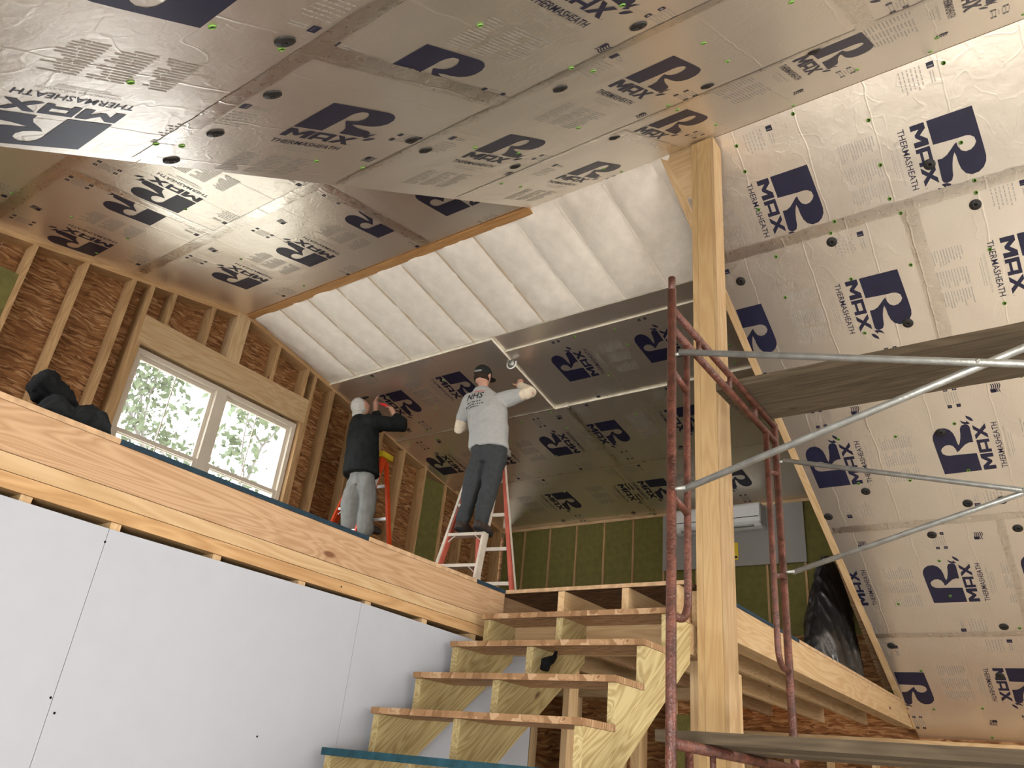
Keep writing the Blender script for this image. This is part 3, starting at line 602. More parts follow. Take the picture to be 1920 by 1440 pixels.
boxw('back_lining',-4.3,-4.28,YF,YL,ZF,.60,M_OSBW,WD,0)
# partition under the loft behind the stairs
WU=empty('wall_under_loft',(-3,5.6,0),'rough stud partition with strand board seen under the loft','wall',None,'structure')
for k in range(9):
    X=-5.9+.405*k; boxw('stud',X,X+.038,5.6,5.7,ZF,.61,M_STUD2,WU,2)
boxw('top_plate',-6.3,-2.4,5.59,5.7,.61,.69,M_STUD2,WU,0); boxw('sheathing_panel',-6.3,-2.4,5.71,5.73,ZF,.69,M_OSBB,WU,0)
boxw('mineral_wool_batt',-2.15,-1.88,4.6,4.7,ZF,.42,M_WOOL,WU,0)
for y in (3.83,3.93,4.25): boxw('stud',XS-.13,XS-.04,y,y+.038,ZF,.60,M_STUD2,WU,2)
boxw('stud',-2.60,-2.56,4.1,4.2,ZF,.60,M_STUD2,WU,2); boxw('stud',-2.42,-2.36,4.6,4.7,ZF,.60,M_STUD2,WU,2)
# ------------------------------------------------------------------ support post
PX0,PX1,PY0,PY1=-1.585,-1.435,3.665,3.80
PO=empty('support_post',((PX0+PX1)/2,(PY0+PY1)/2,0),'tall square laminated wooden post from floor to ridge beside the stairs','post')
ztp=ZR-.065
boxw('post_ply',PX0,PX0+.036,PY0+.003,PY1,ZF,ztp,M_POST,PO,2); boxw('post_ply',PX0+.038,PX1-.02,PY0,PY1,ZF,ztp,M_POST,PO,2); boxw('post_ply',PX1-.019,PX1,PY0+.002,PY1,ZF,ztp,M_STUD2,PO,2)
# ------------------------------------------------------------------ stairs
ST=empty('staircase',(-2.14,2,0),'open wooden staircase with three sawtooth stringers and no risers','stairs')
RUN,RISE=.2385,.182
def ty(k): return YL-.002-RUN*k          # front edge of tread k below the landing
def tz(k): return ZL-RISE*k
NT=13
def stringer(x0_,x1_):
    top=[]
    t=.027
    top.append((YL+.008,tz(1)-t))
    for k in range(1,NT+1):
        yf=ty(k)+.018
        top.append((yf,tz(k)-t)); top.append((yf,tz(k+1)-t if k<NT else ZF))
    sl=RISE/RUN; off=.355
    # lower edge parallel to the pitch
    yb_=top[-1][0]
    z_at=lambda y: tz(1)-t-off-(ty(1)+.018-y)*sl
    ybot=ty(1)+.018-((tz(1)-t-off)-ZF)/sl
    poly=top+[(ybot,ZF),(YL+.008,z_at(YL+.008))]
    return prism('stringer',poly,0,x0_,x1_,M_PT,ST,None,(0,RUN,RISE))
XT0,XT1=-2.672,-1.60
stringer(XT0,XT0+.038); stringer(-2.215,-2.177); stringer(XT1-.038,XT1)
for k in range(1,NT+1):
    y0_=ty(k); y1_=YL+.008 if k==1 else ty(k-1)+.018
    tr=boxw('tread',XT0-.004,XT1+.003,y0_,y1_-.003,tz(k)-.026,tz(k),M_OSBF,ST,0)
    if k==5: boxw('painted_edge',XT0-.004,XT1+.003,y0_-.004,y0_,tz(k)-.027,tz(k)+.001,M_TEAL,tr,0)
p=hit(1033,1238,(-2.135,0,0),(1,0,0))
hk=tube('tool_hook',[p+Vector((0,-.05,-.05)),p+Vector((0,-.04,-.015)),p+Vector((.0,0,.0)),p+Vector((.0,.03,.02)),p+Vector((.0,.045,.06))],[.022,.026,.02,.012,.004],M_DARKCLOTH,None,8)
tag(hk,'small black tool holster hung on the middle stair stringer','holster')
# ------------------------------------------------------------------ scaffold
X1=-1.20; Y1,Y2=2.557,3.815; RL=.0185
SCF=empty('scaffold',(X1,Y1,0),'rusty red tubular scaffold with grey cross braces beside the post','scaffold')
def arc(c,r,a0,a1,ax,ay,n=6): return [c+ax*(r*math.cos(a0+(a1-a0)*i/n))+ay*(r*math.sin(a0+(a1-a0)*i/n)) for i in range(n+1)]
def scaffold_frame(X,full):
    Yv=Vector((0,1,0)); Zv=Vector((0,0,1))
    tube('leg',[V(X,Y1,ZF),V(X,Y1,1.90)],RL,M_RED,SCF,14); tube('coupling_pin',[V(X,Y1,1.90),V(X,Y1,1.965)],RL*.86,M_RED,SCF,12)
    tube('leg',[V(X,Y2,ZF),V(X,Y2,1.80)],RL,M_RED,SCF,14)
    tube('top_bar',[V(X,Y1,1.81),V(X,Y2,1.79)],.0165,M_RED,SCF,12); tube('top_bar',[V(X,Y1,1.715),V(X,Y2,1.70)],.0165,M_RED,SCF,12)
    for y in (2.83,3.19,3.53): tube('strut',[V(X,y,1.71),V(X,y,1.80)],.012,M_RED,SCF,8)
    for y,sg in ((Y1,1),(Y2,-1)):
        yi=y+sg*.142
        pts=[V(X,yi,1.71),V(X,yi,.64)]+[V(X,yi-sg*(.07-.07*math.cos(t*math.pi/2/5)),.64-.085*math.sin(t*math.pi/2/5)) for t in range(1,6)]+[V(X,y,.552)]
        tube('inner_tube',pts,.0145,M_RED,SCF,12)
        for z in (1.50,.975): tube('rung',[V(X,y,z+.02),V(X,yi,z-.015)],.0135,M_RED,SCF,10)
        tube('lower_inner_tube',[V(X,yi,.147),V(X,yi,-1.2)],.0145,M_RED,SCF,10)
        for z in (1.585,1.012): tube('brace_stud',[V(X-.01,y,z),V(X+.055,y,z)],.008,M_GALV,SCF,8)
    tube('bottom_bar',[V(X,Y1,.147),V(X,Y2,.147)],.0185,M_RED,SCF,12); tube('bottom_bar',[V(X,Y1,.06),V(X,Y2,.06)],.0165,M_RED,SCF,10)
    for y in (2.9,3.4): tube('strut',[V(X,y,.06),V(X,y,.147)],.012,M_RED,SCF,8)
scaffold_frame(X1,True); X2=X1+2.10; scaffold_frame(X2,True)
for y,a,b in ((Y1-.012,1.585,1.012),(Y2-.012,1.585,1.012)):
    tube('cross_brace',[V(X1+.04,y,a),V(X2-.04,y,b)],.0125,M_GALV,SCF,10); tube('cross_brace',[V(X1+.04,y+.028,b),V(X2-.04,y+.028,a)],.0125,M_GALV,SCF,10)
    tube('brace_pivot',[V((X1+X2)/2,y-.016,(a+b)/2),V((X1+X2)/2,y+.044,(a+b)/2)],.007,M_GALV,SCF,8)
def plank(x0,x1,y0,y1,z0,t,label,grp,tilt=0):
    c=V((x0+x1)/2,(y0+y1)/2,z0+t/2); n=14; vs=[];fs=[]; r=random.Random(int(y0*100)); hx=(x1-x0)/2; hy=(y1-y0)/2
    for i in range(n+1):
        x=-hx+2*hx*i/n; dz=.0015*math.sin(i*1.3)
        for (yy,zz) in ((-hy,-t/2),(hy,-t/2),(hy,t/2),(-hy,t/2)): vs.append((x+r.uniform(-.002,.002)*(i in (0,n)),yy+r.uniform(-.002,.002),zz+abs(dz)))
    for i in range(n):
        for k in range(4): fs.append((i*4+k,i*4+(k+1)%4,(i+1)*4+(k+1)%4,(i+1)*4+k))
    fs.append((3,2,1,0)); fs.append((n*4,n*4+1,n*4+2,n*4+3))
    o=obj('scaffold_plank',mesh('scaffold_plank',vs,fs,M_PLANK),None,Matrix.Translation(c)); tag(o,label,'plank',grp); return o
g='weathered planks on the scaffold'
plank(-1.34,1.15,3.37,3.583,1.8275,.04,'grey-brown plank on the scaffold top bars, nearer the camera',g)
plank(-1.33,1.10,3.594,3.80,1.8255,.04,'grey-brown plank on the scaffold top bars, against the post',g)
plank(-1.40,1.15,2.85,3.07,.1665,.040,'dark weathered plank on the lower scaffold bar, in front of its twin',g)
plank(-1.28,1.20,3.22,3.44,.1665,.040,'dark weathered plank on the lower scaffold bar, behind its twin',g)
# ------------------------------------------------------------------ step ladders
M_LORG=plain('orange_fibreglass',(.72,.075,.015),.4,var=.06); M_LALU=plain('ladder_aluminium',(.62,.61,.58),.38,.6)
M_LCRM=plain('dirty_cream_fibreglass',(.66,.58,.48),.55,0,.1,30,.12); M_LPINK=plain('faded_red_fibreglass',(.55,.12,.08),.55,0,.1,30,.15); M_LSTK=plain('white_sticker',(.75,.75,.72),.5)
def ladder(name,loc,rz,Hh,wb,wt,steps,rail,inner,rear,rearedge,capm,label,stick=False):
    T=empty(name,loc,label,'ladder','step ladders on the loft',None,rz); B=W[T]
    def P(x,y,z): return B@Vector((x,y,z))
    fwd=(B.to_3x3()@Vector((0,1,0))); rgt=(B.to_3x3()@Vector((1,0,0))); d=.27*Hh; rd=.30*Hh
    def xw(z): return (wb+(wt-wb)*z/Hh)/2
    for sx in (-1,1):
        o=lumber('front_rail',P(sx*wb/2,0,0),P(sx*wt/2,d,Hh),.022,.082,rail,T,fwd)
        lumber('rail_channel',P(sx*(wb/2-.016),.004,0.02),P(sx*(wt/2-.016),d+.004,Hh-.02),.010,.060,inner,o,fwd)
        o2=lumber('rear_leg',P(sx*wb*.44,d+rd,0),P(sx*wt*.46,d+.07,Hh-.03),.03,.045,rear,T,fwd)
        if rearedge: lumber('rear_leg_edge',P(sx*wb*.44+.017,d+rd-.012,.22),P(sx*wt*.46+.017,d+.058,Hh-.04),.006,.03,rearedge,o2,fwd)
        if stick and sx==1:
            for f0,f1,mm in ((.80,.90,M_LSTK),(.68,.76,M_LSTK),(.50,.61,M_YEL)):
                lumber('sticker',P(wb/2+(wt-wb)/2*f0+.0125,d*f0,Hh*f0),P(wb/2+(wt-wb)/2*f1+.0125,d*f1,Hh*f1),.001,.05,mm,o,fwd)
        elif sx==1:
            p=P(xw(Hh*.86)+.012,d*.86,Hh*.86); obj('round_sticker',disc('round_sticker',.02,.002,M_LORG,12),o,Matrix.Translation(p)@B.to_3x3().to_4x4()@Matrix.Rotation(-math.pi/2,4,'Y'))
    for z in steps:
        y=d*z/Hh; a=xw(z)-.012
        s=lumber('step',P(-a,y,z-.013),P(a,y,z-.013),.082,.026,M_LALU if stick else M_LCRM,T)
        for sx in (-1,1): lumber('step_brace',P(sx*(a-.005),y-.03,z-.075),P(sx*(a-.075),y-.03,z-.02),.014,.006,M_LALU if stick else M_LCRM,s)
    for z in [.3*Hh/1.75*k for k in range(1,6)]:
        f=z/(Hh-.03); y=d+rd+(.07-rd)*f; a=(wb*.44+(wt*.46-wb*.44)*f)
        lumber('rear_bar',P(-a,y-.01,z),P(a,y-.01,z),.018,.032,M_LALU if stick else M_LCRM,T)
    c=lumber('top_cap',P(-wt/2-.035,d+.03,Hh+.02),P(wt/2+.035,d+.03,Hh+.02),.17,.06,capm,T)
    lumber('cap_tray',P(-wt/2,d+.03,Hh+.054),P(wt/2,d+.03,Hh+.054),.10,.01,capm,c)
    return T
LBz=ZL+H0
LB=ladder('step_ladder',Vector((-4.225,4.80,LBz)),math.radians(10),1.72,.46,.26,[.30,.59,.88,1.17,1.46],M_LCRM,M_LPINK,M_LPINK,M_LCRM,M_LALU,'worn cream and faded red step ladder under the worker in grey shirt')
LA=ladder('step_ladder',Vector((-5.88,4.80,LBz)),math.radians(6),1.93,.50,.28,[.267,.534,.80,1.068,1.335,1.60],M_LORG,M_LORG,M_LORG,None,M_YEL,'bright orange step ladder with yellow top beside the worker in black','x')
# ------------------------------------------------------------------ people
def loft(bm,rings,n=14):
    """rings: (centre, a, b) half axis vectors"""
    rows=[]
    for c,a,b in rings:
        rows.append([bm.verts.new(c+a*math.cos(2*math.pi*k/n)+b*math.sin(2*math.pi*k/n)) for k in range(n)])
    for r0,r1 in zip(rows[:-1],rows[1:]):
        for k in range(n): bm.faces.new((r0[k],r0[(k+1)%n],r1[(k+1)%n],r1[k]))
    bm.faces.new(rows[0][::-1]); bm.faces.new(rows[-1])
def limb(bm,pts,rad,n=12):
    pts=[Vector(p) for p in pts]
    fine=[];fr=[]
    for i in range(len(pts)-1):
        for t in range(4):
            f=t/4; fine.append(pts[i].lerp(pts[i+1],f)); fr.append(rad[i]+(rad[i+1]-rad[i])*f)
    fine.append(pts[-1]); fr.append(rad[-1])
    # rounded ends
    d0=(fine[0]-fine[1]).normalized(); d1=(fine[-1]-fine[-2]).normalized()
    fine=[fine[0]+d0*fr[0]*.85,fine[0]+d0*fr[0]*.55]+fine+[fine[-1]+d1*fr[-1]*.55,fine[-1]+d1*fr[-1]*.85]; fr=[fr[0]*.45,fr[0]*.82]+fr+[fr[-1]*.82,fr[-1]*.45]
    vs,fs=ringtube(fine,fr,n); bv=[bm.verts.new(v) for v in vs]
    for f in fs: bm.faces.new([bv[i] for i in f])
def ball(bm,c,rx,ry,rz,ax=None,n=10):
    M3=ax or Matrix.Identity(3)
    r=bmesh.ops.create_icosphere(bm,subdivisions=3,radius=1.0)
    for v in r['verts']: v.co=c+M3@Vector((v.co.x*rx,v.co.y*ry,v.co.z*rz))
def organic(name,bm,mat,parent,voxel=.012,sm=4,fold=0.0,fscale=9.0,seed=0.0):
    bmesh.ops.recalc_face_normals(bm,faces=bm.faces[:])
    m=bpy.data.meshes.new(name); bm.to_mesh(m); bm.free()
    o=bpy.data.objects.new(name,m); COL.objects.link(o)
    r=o.modifiers.new('r','REMESH'); r.mode='VOXEL'; r.voxel_size=voxel; r.use_smooth_shade=True
    s=o.modifiers.new('s','SMOOTH'); s.factor=.5; s.iterations=sm
    dg=bpy.context.evaluated_depsgraph_get(); me=bpy.data.meshes.new_from_object(o.evaluated_get(dg)); bpy.data.objects.remove(o)
    me.materials.clear(); me.materials.append(mat)
    if fold:
        me.update(); nr=[v.normal.copy() for v in me.vertices]
        for v,nn in zip(me.vertices,nr):
            q=Vector((v.co.x*fscale,v.co.y*fscale,v.co.z*fscale*.8+seed)); h=noise.noise(q)+.5*noise.noise(q*2.1)
            rdg=1-abs(noise.noise(q*.9+Vector((5,2,1))))*2
            v.co+=nn*(h*.5+rdg*.5)*fold
    for p in me.polygons: p.use_smooth=True
    c=Vector()
    me.update(); me.name=name
    return obj(name,me,parent)
M_SKIN=plain('skin',(.55,.30,.21),.5,var=.08); M_TEE=plain('grey_shirt_cloth',(.40,.40,.385),.9,0,.15,120,.06); M_THERM=plain('cream_thermal_sleeve',(.72,.62,.47),.9,0,.3,90,.08)
M_JEAN=plain('charcoal_denim',(.042,.046,.048),.85,0,.2,120,.14); M_BOOT=plain('dark_boot_leather',(.05,.035,.028),.6,0,.2,50,.3); M_CAPB=plain('black_cap',(.018,.017,.016),.85); M_HAIR=plain('dark_hair',(.03,.018,.010),.8)
M_PANT=plain('grey_work_trousers',(.23,.23,.215),.9,0,.25,80,.10); M_JKT=plain('black_jacket',(.012,.014,.014),.85,0,.2,60,.35,.2); M_HOODW=plain('white_knit',(.46,.44,.40),.9,0,.3,90,.06); M_REDT=plain('red_plastic',(.62,.03,.03),.4); M_SOLE=plain('boot_sole',(.02,.02,.02),.8)
def hand(bm,wrist,dirv,palmn,size=1.0,curl=.5,thumb=1):
    d=dirv.normalized(); nrm=(palmn-d*palmn.dot(d)).normalized(); sd=d.cross(nrm)
    limb(bm,[wrist,wrist+d*.045*size,wrist+d*.085*size],[.024*size,.030*size,.030*size],10)
    ball(bm,wrist+d*.06*size,.036*size,.02*size,.045*size,Matrix((sd,nrm,d)).transposed())
    for i,(o,ln) in enumerate(((-.027,.070),(-.009,.080),(.009,.075),(.026,.058))):
        p=wrist+d*.088*size+sd*o*size; ang=curl
        dd=d; pts=[p]
        for seg in (.45,.32,.23):
            dd=(dd*math.cos(ang)+nrm*math.sin(ang)).normalized(); nn=(nrm*math.cos(ang)-d*math.sin(ang))
            p=p+dd*ln*seg*size; pts.append(p); ang*=.9
        limb(bm,pts,[.0092*size,.0088*size,.008*size,.0068*size],8)
    t0=wrist+d*.03*size+sd*thumb*.03*size; td=(d*.55+sd*thumb*.75+nrm*.3).normalized()
    limb(bm,[t0,t0+td*.035*size,t0+td*.05*size+d*.02*size],[.013*size,.0105*size,.008*size],8)
def sh(c,r,f,a,b): return (c,r*a,f*b)
Zv=Vector((0,0,1))
# ---- worker in the grey shirt
zB=.88+ZL
OB=V(-4.215,5.0,zB); yw=math.radians(8); rB=Vector((math.cos(yw),math.sin(yw),0)); fB=Vector((-math.sin(yw),math.cos(yw),0))
PB=empty('person',OB,'person in grey NHS shirt, black cap and dark jeans standing on the ladder','person')
def pb(px,py,f=0.0): return hit(px,py,OB+fB*f,fB)
hip=pb(917,852,.0); waist=pb(916,822,.02); chest=pb(913,775,.05); neck=pb(906,727,.09); head=pb(905,706,.11)
shL=pb(879,752,.07); shR=pb(944,750,.08)
kneeL=pb(884,914,-.03); kneeR=pb(917,918,-.03); ankL=pb(868,975,-.01); ankR=pb(902,976,-.01)
hL=hip-rB*.078; hR=hip+rB*.078
elbL=pb(861,805,.08); wrL=elbL+fB*.16+rB*.02+Zv*.14
elbR=pb(996,736,.09); wrR=pb(972,722,.24)
bm=bmesh.new()
loft(bm,[sh(hip-Zv*.06,rB,fB,.13,.09),sh(waist,rB,fB,.14,.09),sh(chest,rB,fB,.16,.10),sh(chest.lerp(neck,.6),rB,fB,.12,.08),sh(neck,rB,fB,.05,.05)])
limb(bm,[neck-Zv*.05,neck+Zv*.05],[.052,.048]); ball(bm,head,.074,.092,.10,Matrix((rB,fB,Zv)).transposed())
for s_,e_,w_ in ((shL,elbL,wrL),(shR,elbR,wrR)): limb(bm,[s_,e_,w_],[.046,.033,.027])
for a_,k_,b_ in ((hL,kneeL,ankL),(hR,kneeR,ankR)): limb(bm,[a_,k_,b_],[.07,.05,.04])
ball(bm,head+rB*.075,.012,.02,.03); ball(bm,head-rB*.075,.012,.02,.03); ball(bm,head+fB*.095-Zv*.01,.014,.02,.025); ball(bm,head+fB*.08-Zv*.05,.03,.02,.012)
hand(bm,wrR,Vector((-.35,.75,.6)),Vector((0,-.5,.9)),.95,.35,-1); hand(bm,wrL,fB*.5+Zv*.8,fB*.8-Zv*.4,.95,.4,1)
organic('body',bm,M_SKIN,PB,.0075,2)
bm=bmesh.new()
loft(bm,[sh(pb(917,842,.005),rB,fB,.188,.122),sh(waist,rB,fB,.190,.122),sh(waist.lerp(chest,.5),rB,fB,.198,.125),sh(chest,rB,fB,.208,.128),sh(chest.lerp(neck,.45),rB,fB,.190,.116),sh(chest.lerp(neck,.75),rB,fB,.125,.09),sh(neck-Zv*.015,rB,fB,.07,.07)],18)
limb(bm,[shL+rB*.03,shL.lerp(elbL,.62)],[.078,.066]); limb(bm,[shR-rB*.03,shR.lerp(elbR,.58)],[.078,.066])
tee=organic('shirt',bm,M_TEE,PB,.011,5,.019,7,1.0)
for s_,e_,w_ in ((shL,elbL,wrL),(shR,elbR,wrR)):
    bm=bmesh.new(); limb(bm,[s_.lerp(e_,.43),e_,e_.lerp(w_,.85)],[.052,.054,.038]); organic('thermal_sleeve',bm,M_THERM,PB,.009,3,.008,18,2.0)

bm=bmesh.new()
loft(bm,[sh(hip-Zv*.10,rB,fB,.145,.105),sh(hip-Zv*.02,rB,fB,.168,.115),sh(hip.lerp(waist,.65),rB,fB,.166,.108),sh(waist-Zv*.02,rB,fB,.155,.10)],16)
for a_,k_,b_ in ((hL,kneeL,ankL),(hR,kneeR,ankR)): limb(bm,[a_-Zv*.03,a_.lerp(k_,.5),k_,k_.lerp(b_,.45),b_+Zv*.01],[.096,.090,.072,.066,.062])
organic('jeans',bm,M_JEAN,PB,.010,3,.017,9,3.0)
bm=bmesh.new(); loft(bm,[sh(hip.lerp(waist,.55)-Zv*.018,rB,fB,.174,.118),sh(hip.lerp(waist,.55)+Zv*.018,rB,fB,.174,.118)],18); organic('belt',bm,M_CAPB,PB,.010,2)
for a_ in (ankL,ankR):
    fo=Vector((a_.x,a_.y,OB.z))
    bm=bmesh.new(); limb(bm,[a_+Zv*.02,fo+Zv*.06,fo+Zv*.05+fB*.05],[.052,.052,.05]); limb(bm,[fo+Zv*.042-fB*.04,fo+Zv*.04+fB*.12,fo+Zv*.035+fB*.16],[.042,.046,.036])
    for v in bm.verts: v.co.z=max(v.co.z,OB.z+.012)
    bt=organic('boot',bm,M_BOOT,PB,.009,2,.003,20)
    bm=bmesh.new(); loft(bm,[(fo+Zv*.002+fB*.05,rB*.048,fB*.15),(fo+Zv*.02+fB*.05,rB*.05,fB*.15)],18); organic('sole',bm,M_SOLE,bt,.008,1)
bm=bmesh.new(); ax=Matrix((rB,fB,Zv)).transposed(); ball(bm,head+Zv*.028,.084,.102,.090,ax)
bmesh.ops.bisect_plane(bm,geom=bm.verts[:]+bm.edges[:]+bm.faces[:],plane_co=head-Zv*.012,plane_no=-Zv,clear_outer=True); bmesh.ops.holes_fill(bm,edges=[e for e in bm.edges if e.is_boundary])
cp=organic('cap',bm,M_CAPB,PB,.008,2)
bm=bmesh.new(); loft(bm,[(head+fB*.12+Zv*.02,rB*.07,fB*.075+Zv*.01),(head+fB*.12+Zv*.028,rB*.07,fB*.075+Zv*.01)],16); organic('cap_brim',bm,M_CAPB,cp,.006,1)
bm=bmesh.new(); loft(bm,[(head-fB*.097+Zv*.005,rB*.045,fB*.008),(head-fB*.099+Zv*.022,rB*.045,fB*.008)],12); organic('cap_strap',bm,plain('cap_strap_grey',(.25,.25,.24),.7),cp,.005,1)
bm=bmesh.new(); ball(bm,head-Zv*.025-fB*.012,.077,.088,.075,ax); bmesh.ops.bisect_plane(bm,geom=bm.verts[:]+bm.edges[:]+bm.faces[:],plane_co=head+fB*.02,plane_no=fB,clear_outer=True); bmesh.ops.bisect_plane(bm,geom=bm.verts[:]+bm.edges[:]+bm.faces[:],plane_co=head-Zv*.055,plane_no=-Zv,clear_outer=True); bmesh.ops.holes_fill(bm,edges=[e for e in bm.edges if e.is_boundary])
organic('hair',bm,M_HAIR,PB,.007,1)
# shirt print, laid on the cloth
tb=BVHTree.FromPolygons([v.co.copy() for v in tee.data.vertices],[tuple(p.vertices) for p in tee.data.polygons])
def shirt_print(name,items,mat,small=False):
    bm=bmesh.new(); o0=pb(903,743,.05)-fB*.4
    for body,u0,u1,v0,v1,off in items: add_text(bm,body,u0,u1,v0,v1,0,off)
    if small:      # rows too small to read in the photograph
        rr=random.Random(2)
        for (a0,a1,v) in ((-.10,.065,-.104),(-.125,.10,-.132),(-.075,.05,-.160)):
            w_=a0
            while w_<a1:
                e_=min(a1,w_+rr.uniform(.006,.014)); rect(bm,w_,e_,v-rr.uniform(.004,.007),v+rr.uniform(.004,.008),0); w_=e_+rr.choice((.003,.003,.012))
    for _ in range(1): bmesh.ops.subdivide_edges(bm,edges=[e for e in bm.edges if e.calc_length()>.02],cuts=2)
    for v in bm.verts:
        p=o0+rB*v.co.x+Zv*v.co.y; h=tb.ray_cast(p,fB)
        v.co=(h[0]-fB*.003) if h[0] is not None else p+fB*.3
    bmesh.ops.triangulate(bm,faces=bm.faces[:]); me=bpy.data.meshes.new(name); bm.to_mesh(me); bm.free(); me.materials.append(mat); return obj(name,me,tee)
shirt_print('printed_letters',[('NHS',-.105,.075,-.075,.0,.012)],plain('shirt_ink',(.02,.02,.025),.8),True)
shirt_print('printed_roof_line',[('_____',-.045,.07,.010,.018,.02)],M_REDT)
# ---- worker in the black jacket
OA=V(-5.84,5.045,1.068+ZL); vd=Vector((-.72,.69,0)).normalized(); ya_=math.radians(-14)
rA=Vector((math.cos(ya_),math.sin(ya_),0)); fA=Vector((-math.sin(ya_),math.cos(ya_),0))
PA=empty('person',OA,'person in black jacket, grey trousers and white head covering working overhead','person')
def pa(px,py,f=0.0): return hit(px,py,OA+vd*f,vd)
hip=pa(679,894); waist=pa(678,860); chest=pa(681,812); neck=pa(678,781); head=pa(677,764)
shL=chest.lerp(neck,.55)-rA*.15; shR=chest.lerp(neck,.5)+rA*.15
kneeL=pa(659,938,.0)-rA*.02; kneeR=pa(689,938,-.04); ankL=pa(655,990,.03); ankR=pa(682,999,-.04)
hL=hip-rA*.075; hR=hip+rA*.075
elbR=pa(757,797,-.05); wrR=pa(739,778,.0); elbL=pa(712,800,.22); wrL=pa(704,770,.16)
bm=bmesh.new()
loft(bm,[sh(hip-Zv*.06,rA,fA,.12,.09),sh(waist,rA,fA,.13,.09),sh(chest,rA,fA,.15,.10),sh(neck,rA,fA,.05,.05)])
limb(bm,[neck-Zv*.05,head],[.05,.048]); up_=(Zv*.85-fA*.5).normalized(); fc=(fA*.85+Zv*.5).normalized(); axA=Matrix((rA,fc,up_)).transposed(); ball(bm,head,.072,.090,.10,axA)
ball(bm,head+fc*.092,.013,.02,.024,axA); ball(bm,head+fc*.080-up_*.045,.028,.018,.012,axA); ball(bm,head+rA*.074,.012,.02,.03,axA); ball(bm,head-rA*.074,.012,.02,.03,axA)
for s_,e_,w_ in ((shL,elbL,wrL),(shR,elbR,wrR)): limb(bm,[s_,e_,w_],[.048,.04,.028])
for a_,k_,b_ in ((hL,kneeL,ankL),(hR,kneeR,ankR)): limb(bm,[a_,k_,b_],[.07,.05,.04])
hand(bm,wrR,(pa(733,765,.03)-wrR),-rA*.6-fA*.4,1.0,.55,-1); hand(bm,wrL,(pa(704,752,.12)-wrL),fA*.5+rA*.5,1.0,.28,1)
organic('body',bm,M_SKIN,PA,.0075,2)
bm=bmesh.new()
loft(bm,[sh(pa(677,892),rA,fA,.225,.175),sh(waist,rA,fA,.205,.165),sh(waist.lerp(chest,.6),rA,fA,.192,.152),sh(chest,rA,fA,.195,.148),sh(chest.lerp(neck,.55),rA,fA,.172,.122),sh(neck-Zv*.01,rA,fA,.085,.085)],18)
limb(bm,[shL+rA*.03,elbL,elbL.lerp(wrL,.8)],[.082,.066,.048]); limb(bm,[shR-rA*.03,elbR,elbR.lerp(wrR,.7)],[.085,.074,.052])
organic('jacket',bm,M_JKT,PA,.011,4,.012,8,4.0)
bm=bmesh.new()
loft(bm,[sh(hip-Zv*.11,rA,fA,.13,.105),sh(hip,rA,fA,.150,.115),sh(waist-Zv*.05,rA,fA,.145,.105)],16)
for a_,k_,b_ in ((hL,kneeL,ankL),(hR,kneeR,ankR)): limb(bm,[a_-Zv*.02,a_.lerp(k_,.5),k_,k_.lerp(b_,.5),b_+Zv*.03],[.095,.094,.088,.085,.086])
organic('trousers',bm,M_PANT,PA,.010,3,.016,9,5.0)
for a_ in (ankL,ankR):
    fo=Vector((a_.x,a_.y,OA.z)); bm=bmesh.new(); limb(bm,[a_+Zv*.01,fo+Zv*.05],[.05,.05]); limb(bm,[fo+Zv*.042-fA*.04,fo+Zv*.04+fA*.12,fo+Zv*.035+fA*.16],[.042,.046,.036])
    for v in bm.verts: v.co.z=max(v.co.z,OA.z+.004)
    organic('boot',bm,M_BOOT,PA,.009,2)
bm=bmesh.new(); ball(bm,head+up_*.012-fc*.014,.082,.096,.100,axA); ball(bm,neck-fA*.05+Zv*.01,.075,.05,.045,axA)
bmesh.ops.bisect_plane(bm,geom=bm.verts[:]+bm.edges[:]+bm.faces[:],plane_co=head+fc*.012,plane_no=fc,clear_outer=True); bmesh.ops.holes_fill(bm,edges=[e for e in bm.edges if e.is_boundary])
hd=organic('white_head_covering',bm,M_HOODW,PA,.008,2,.006,22)
bm=bmesh.new(); loft(bm,[(head+up_*.085+fc*.05,rA*.07,fc*.075),(head+up_*.10+fc*.05,rA*.065,fc*.07)],16); organic('cap_brim',bm,M_CAPB,hd,.006,1)
# knife held to the ceiling
t0=pa(713,757,.08); t1=pa(729,764,.04)
tl=empty('utility_knife',(t0+t1)/2,'red utility knife held overhead by the worker in black','knife')
tube('handle',[t0,t0.lerp(t1,.5)+Zv*.008,t1],[.014,.018,.014],M_REDT,tl,8); tube('blade',[t0,t0+(t0-t1).normalized()*.05],[.006,.002],M_GALV,tl,6)
# tape measure hung on the seam of the loose board
p=sframe('BD',-4.125,1.52)@Vector((0,0,-.055))
tm=empty('string_reel',p,'small round grey reel hanging at the loose board edge above the worker','reel')
tube('reel_disc',[p+Vector((0,-.018,0)),p+Vector((0,.018,0))],.035,M_GALV,tm,16)
q_=[p+Vector((.052*math.cos(a*.35-.3),0,-.052*math.sin(a*.35-.3)-.0)) for a in range(12)]
tube('reel_handle',q_,.008,M_LSTK,tm,8)
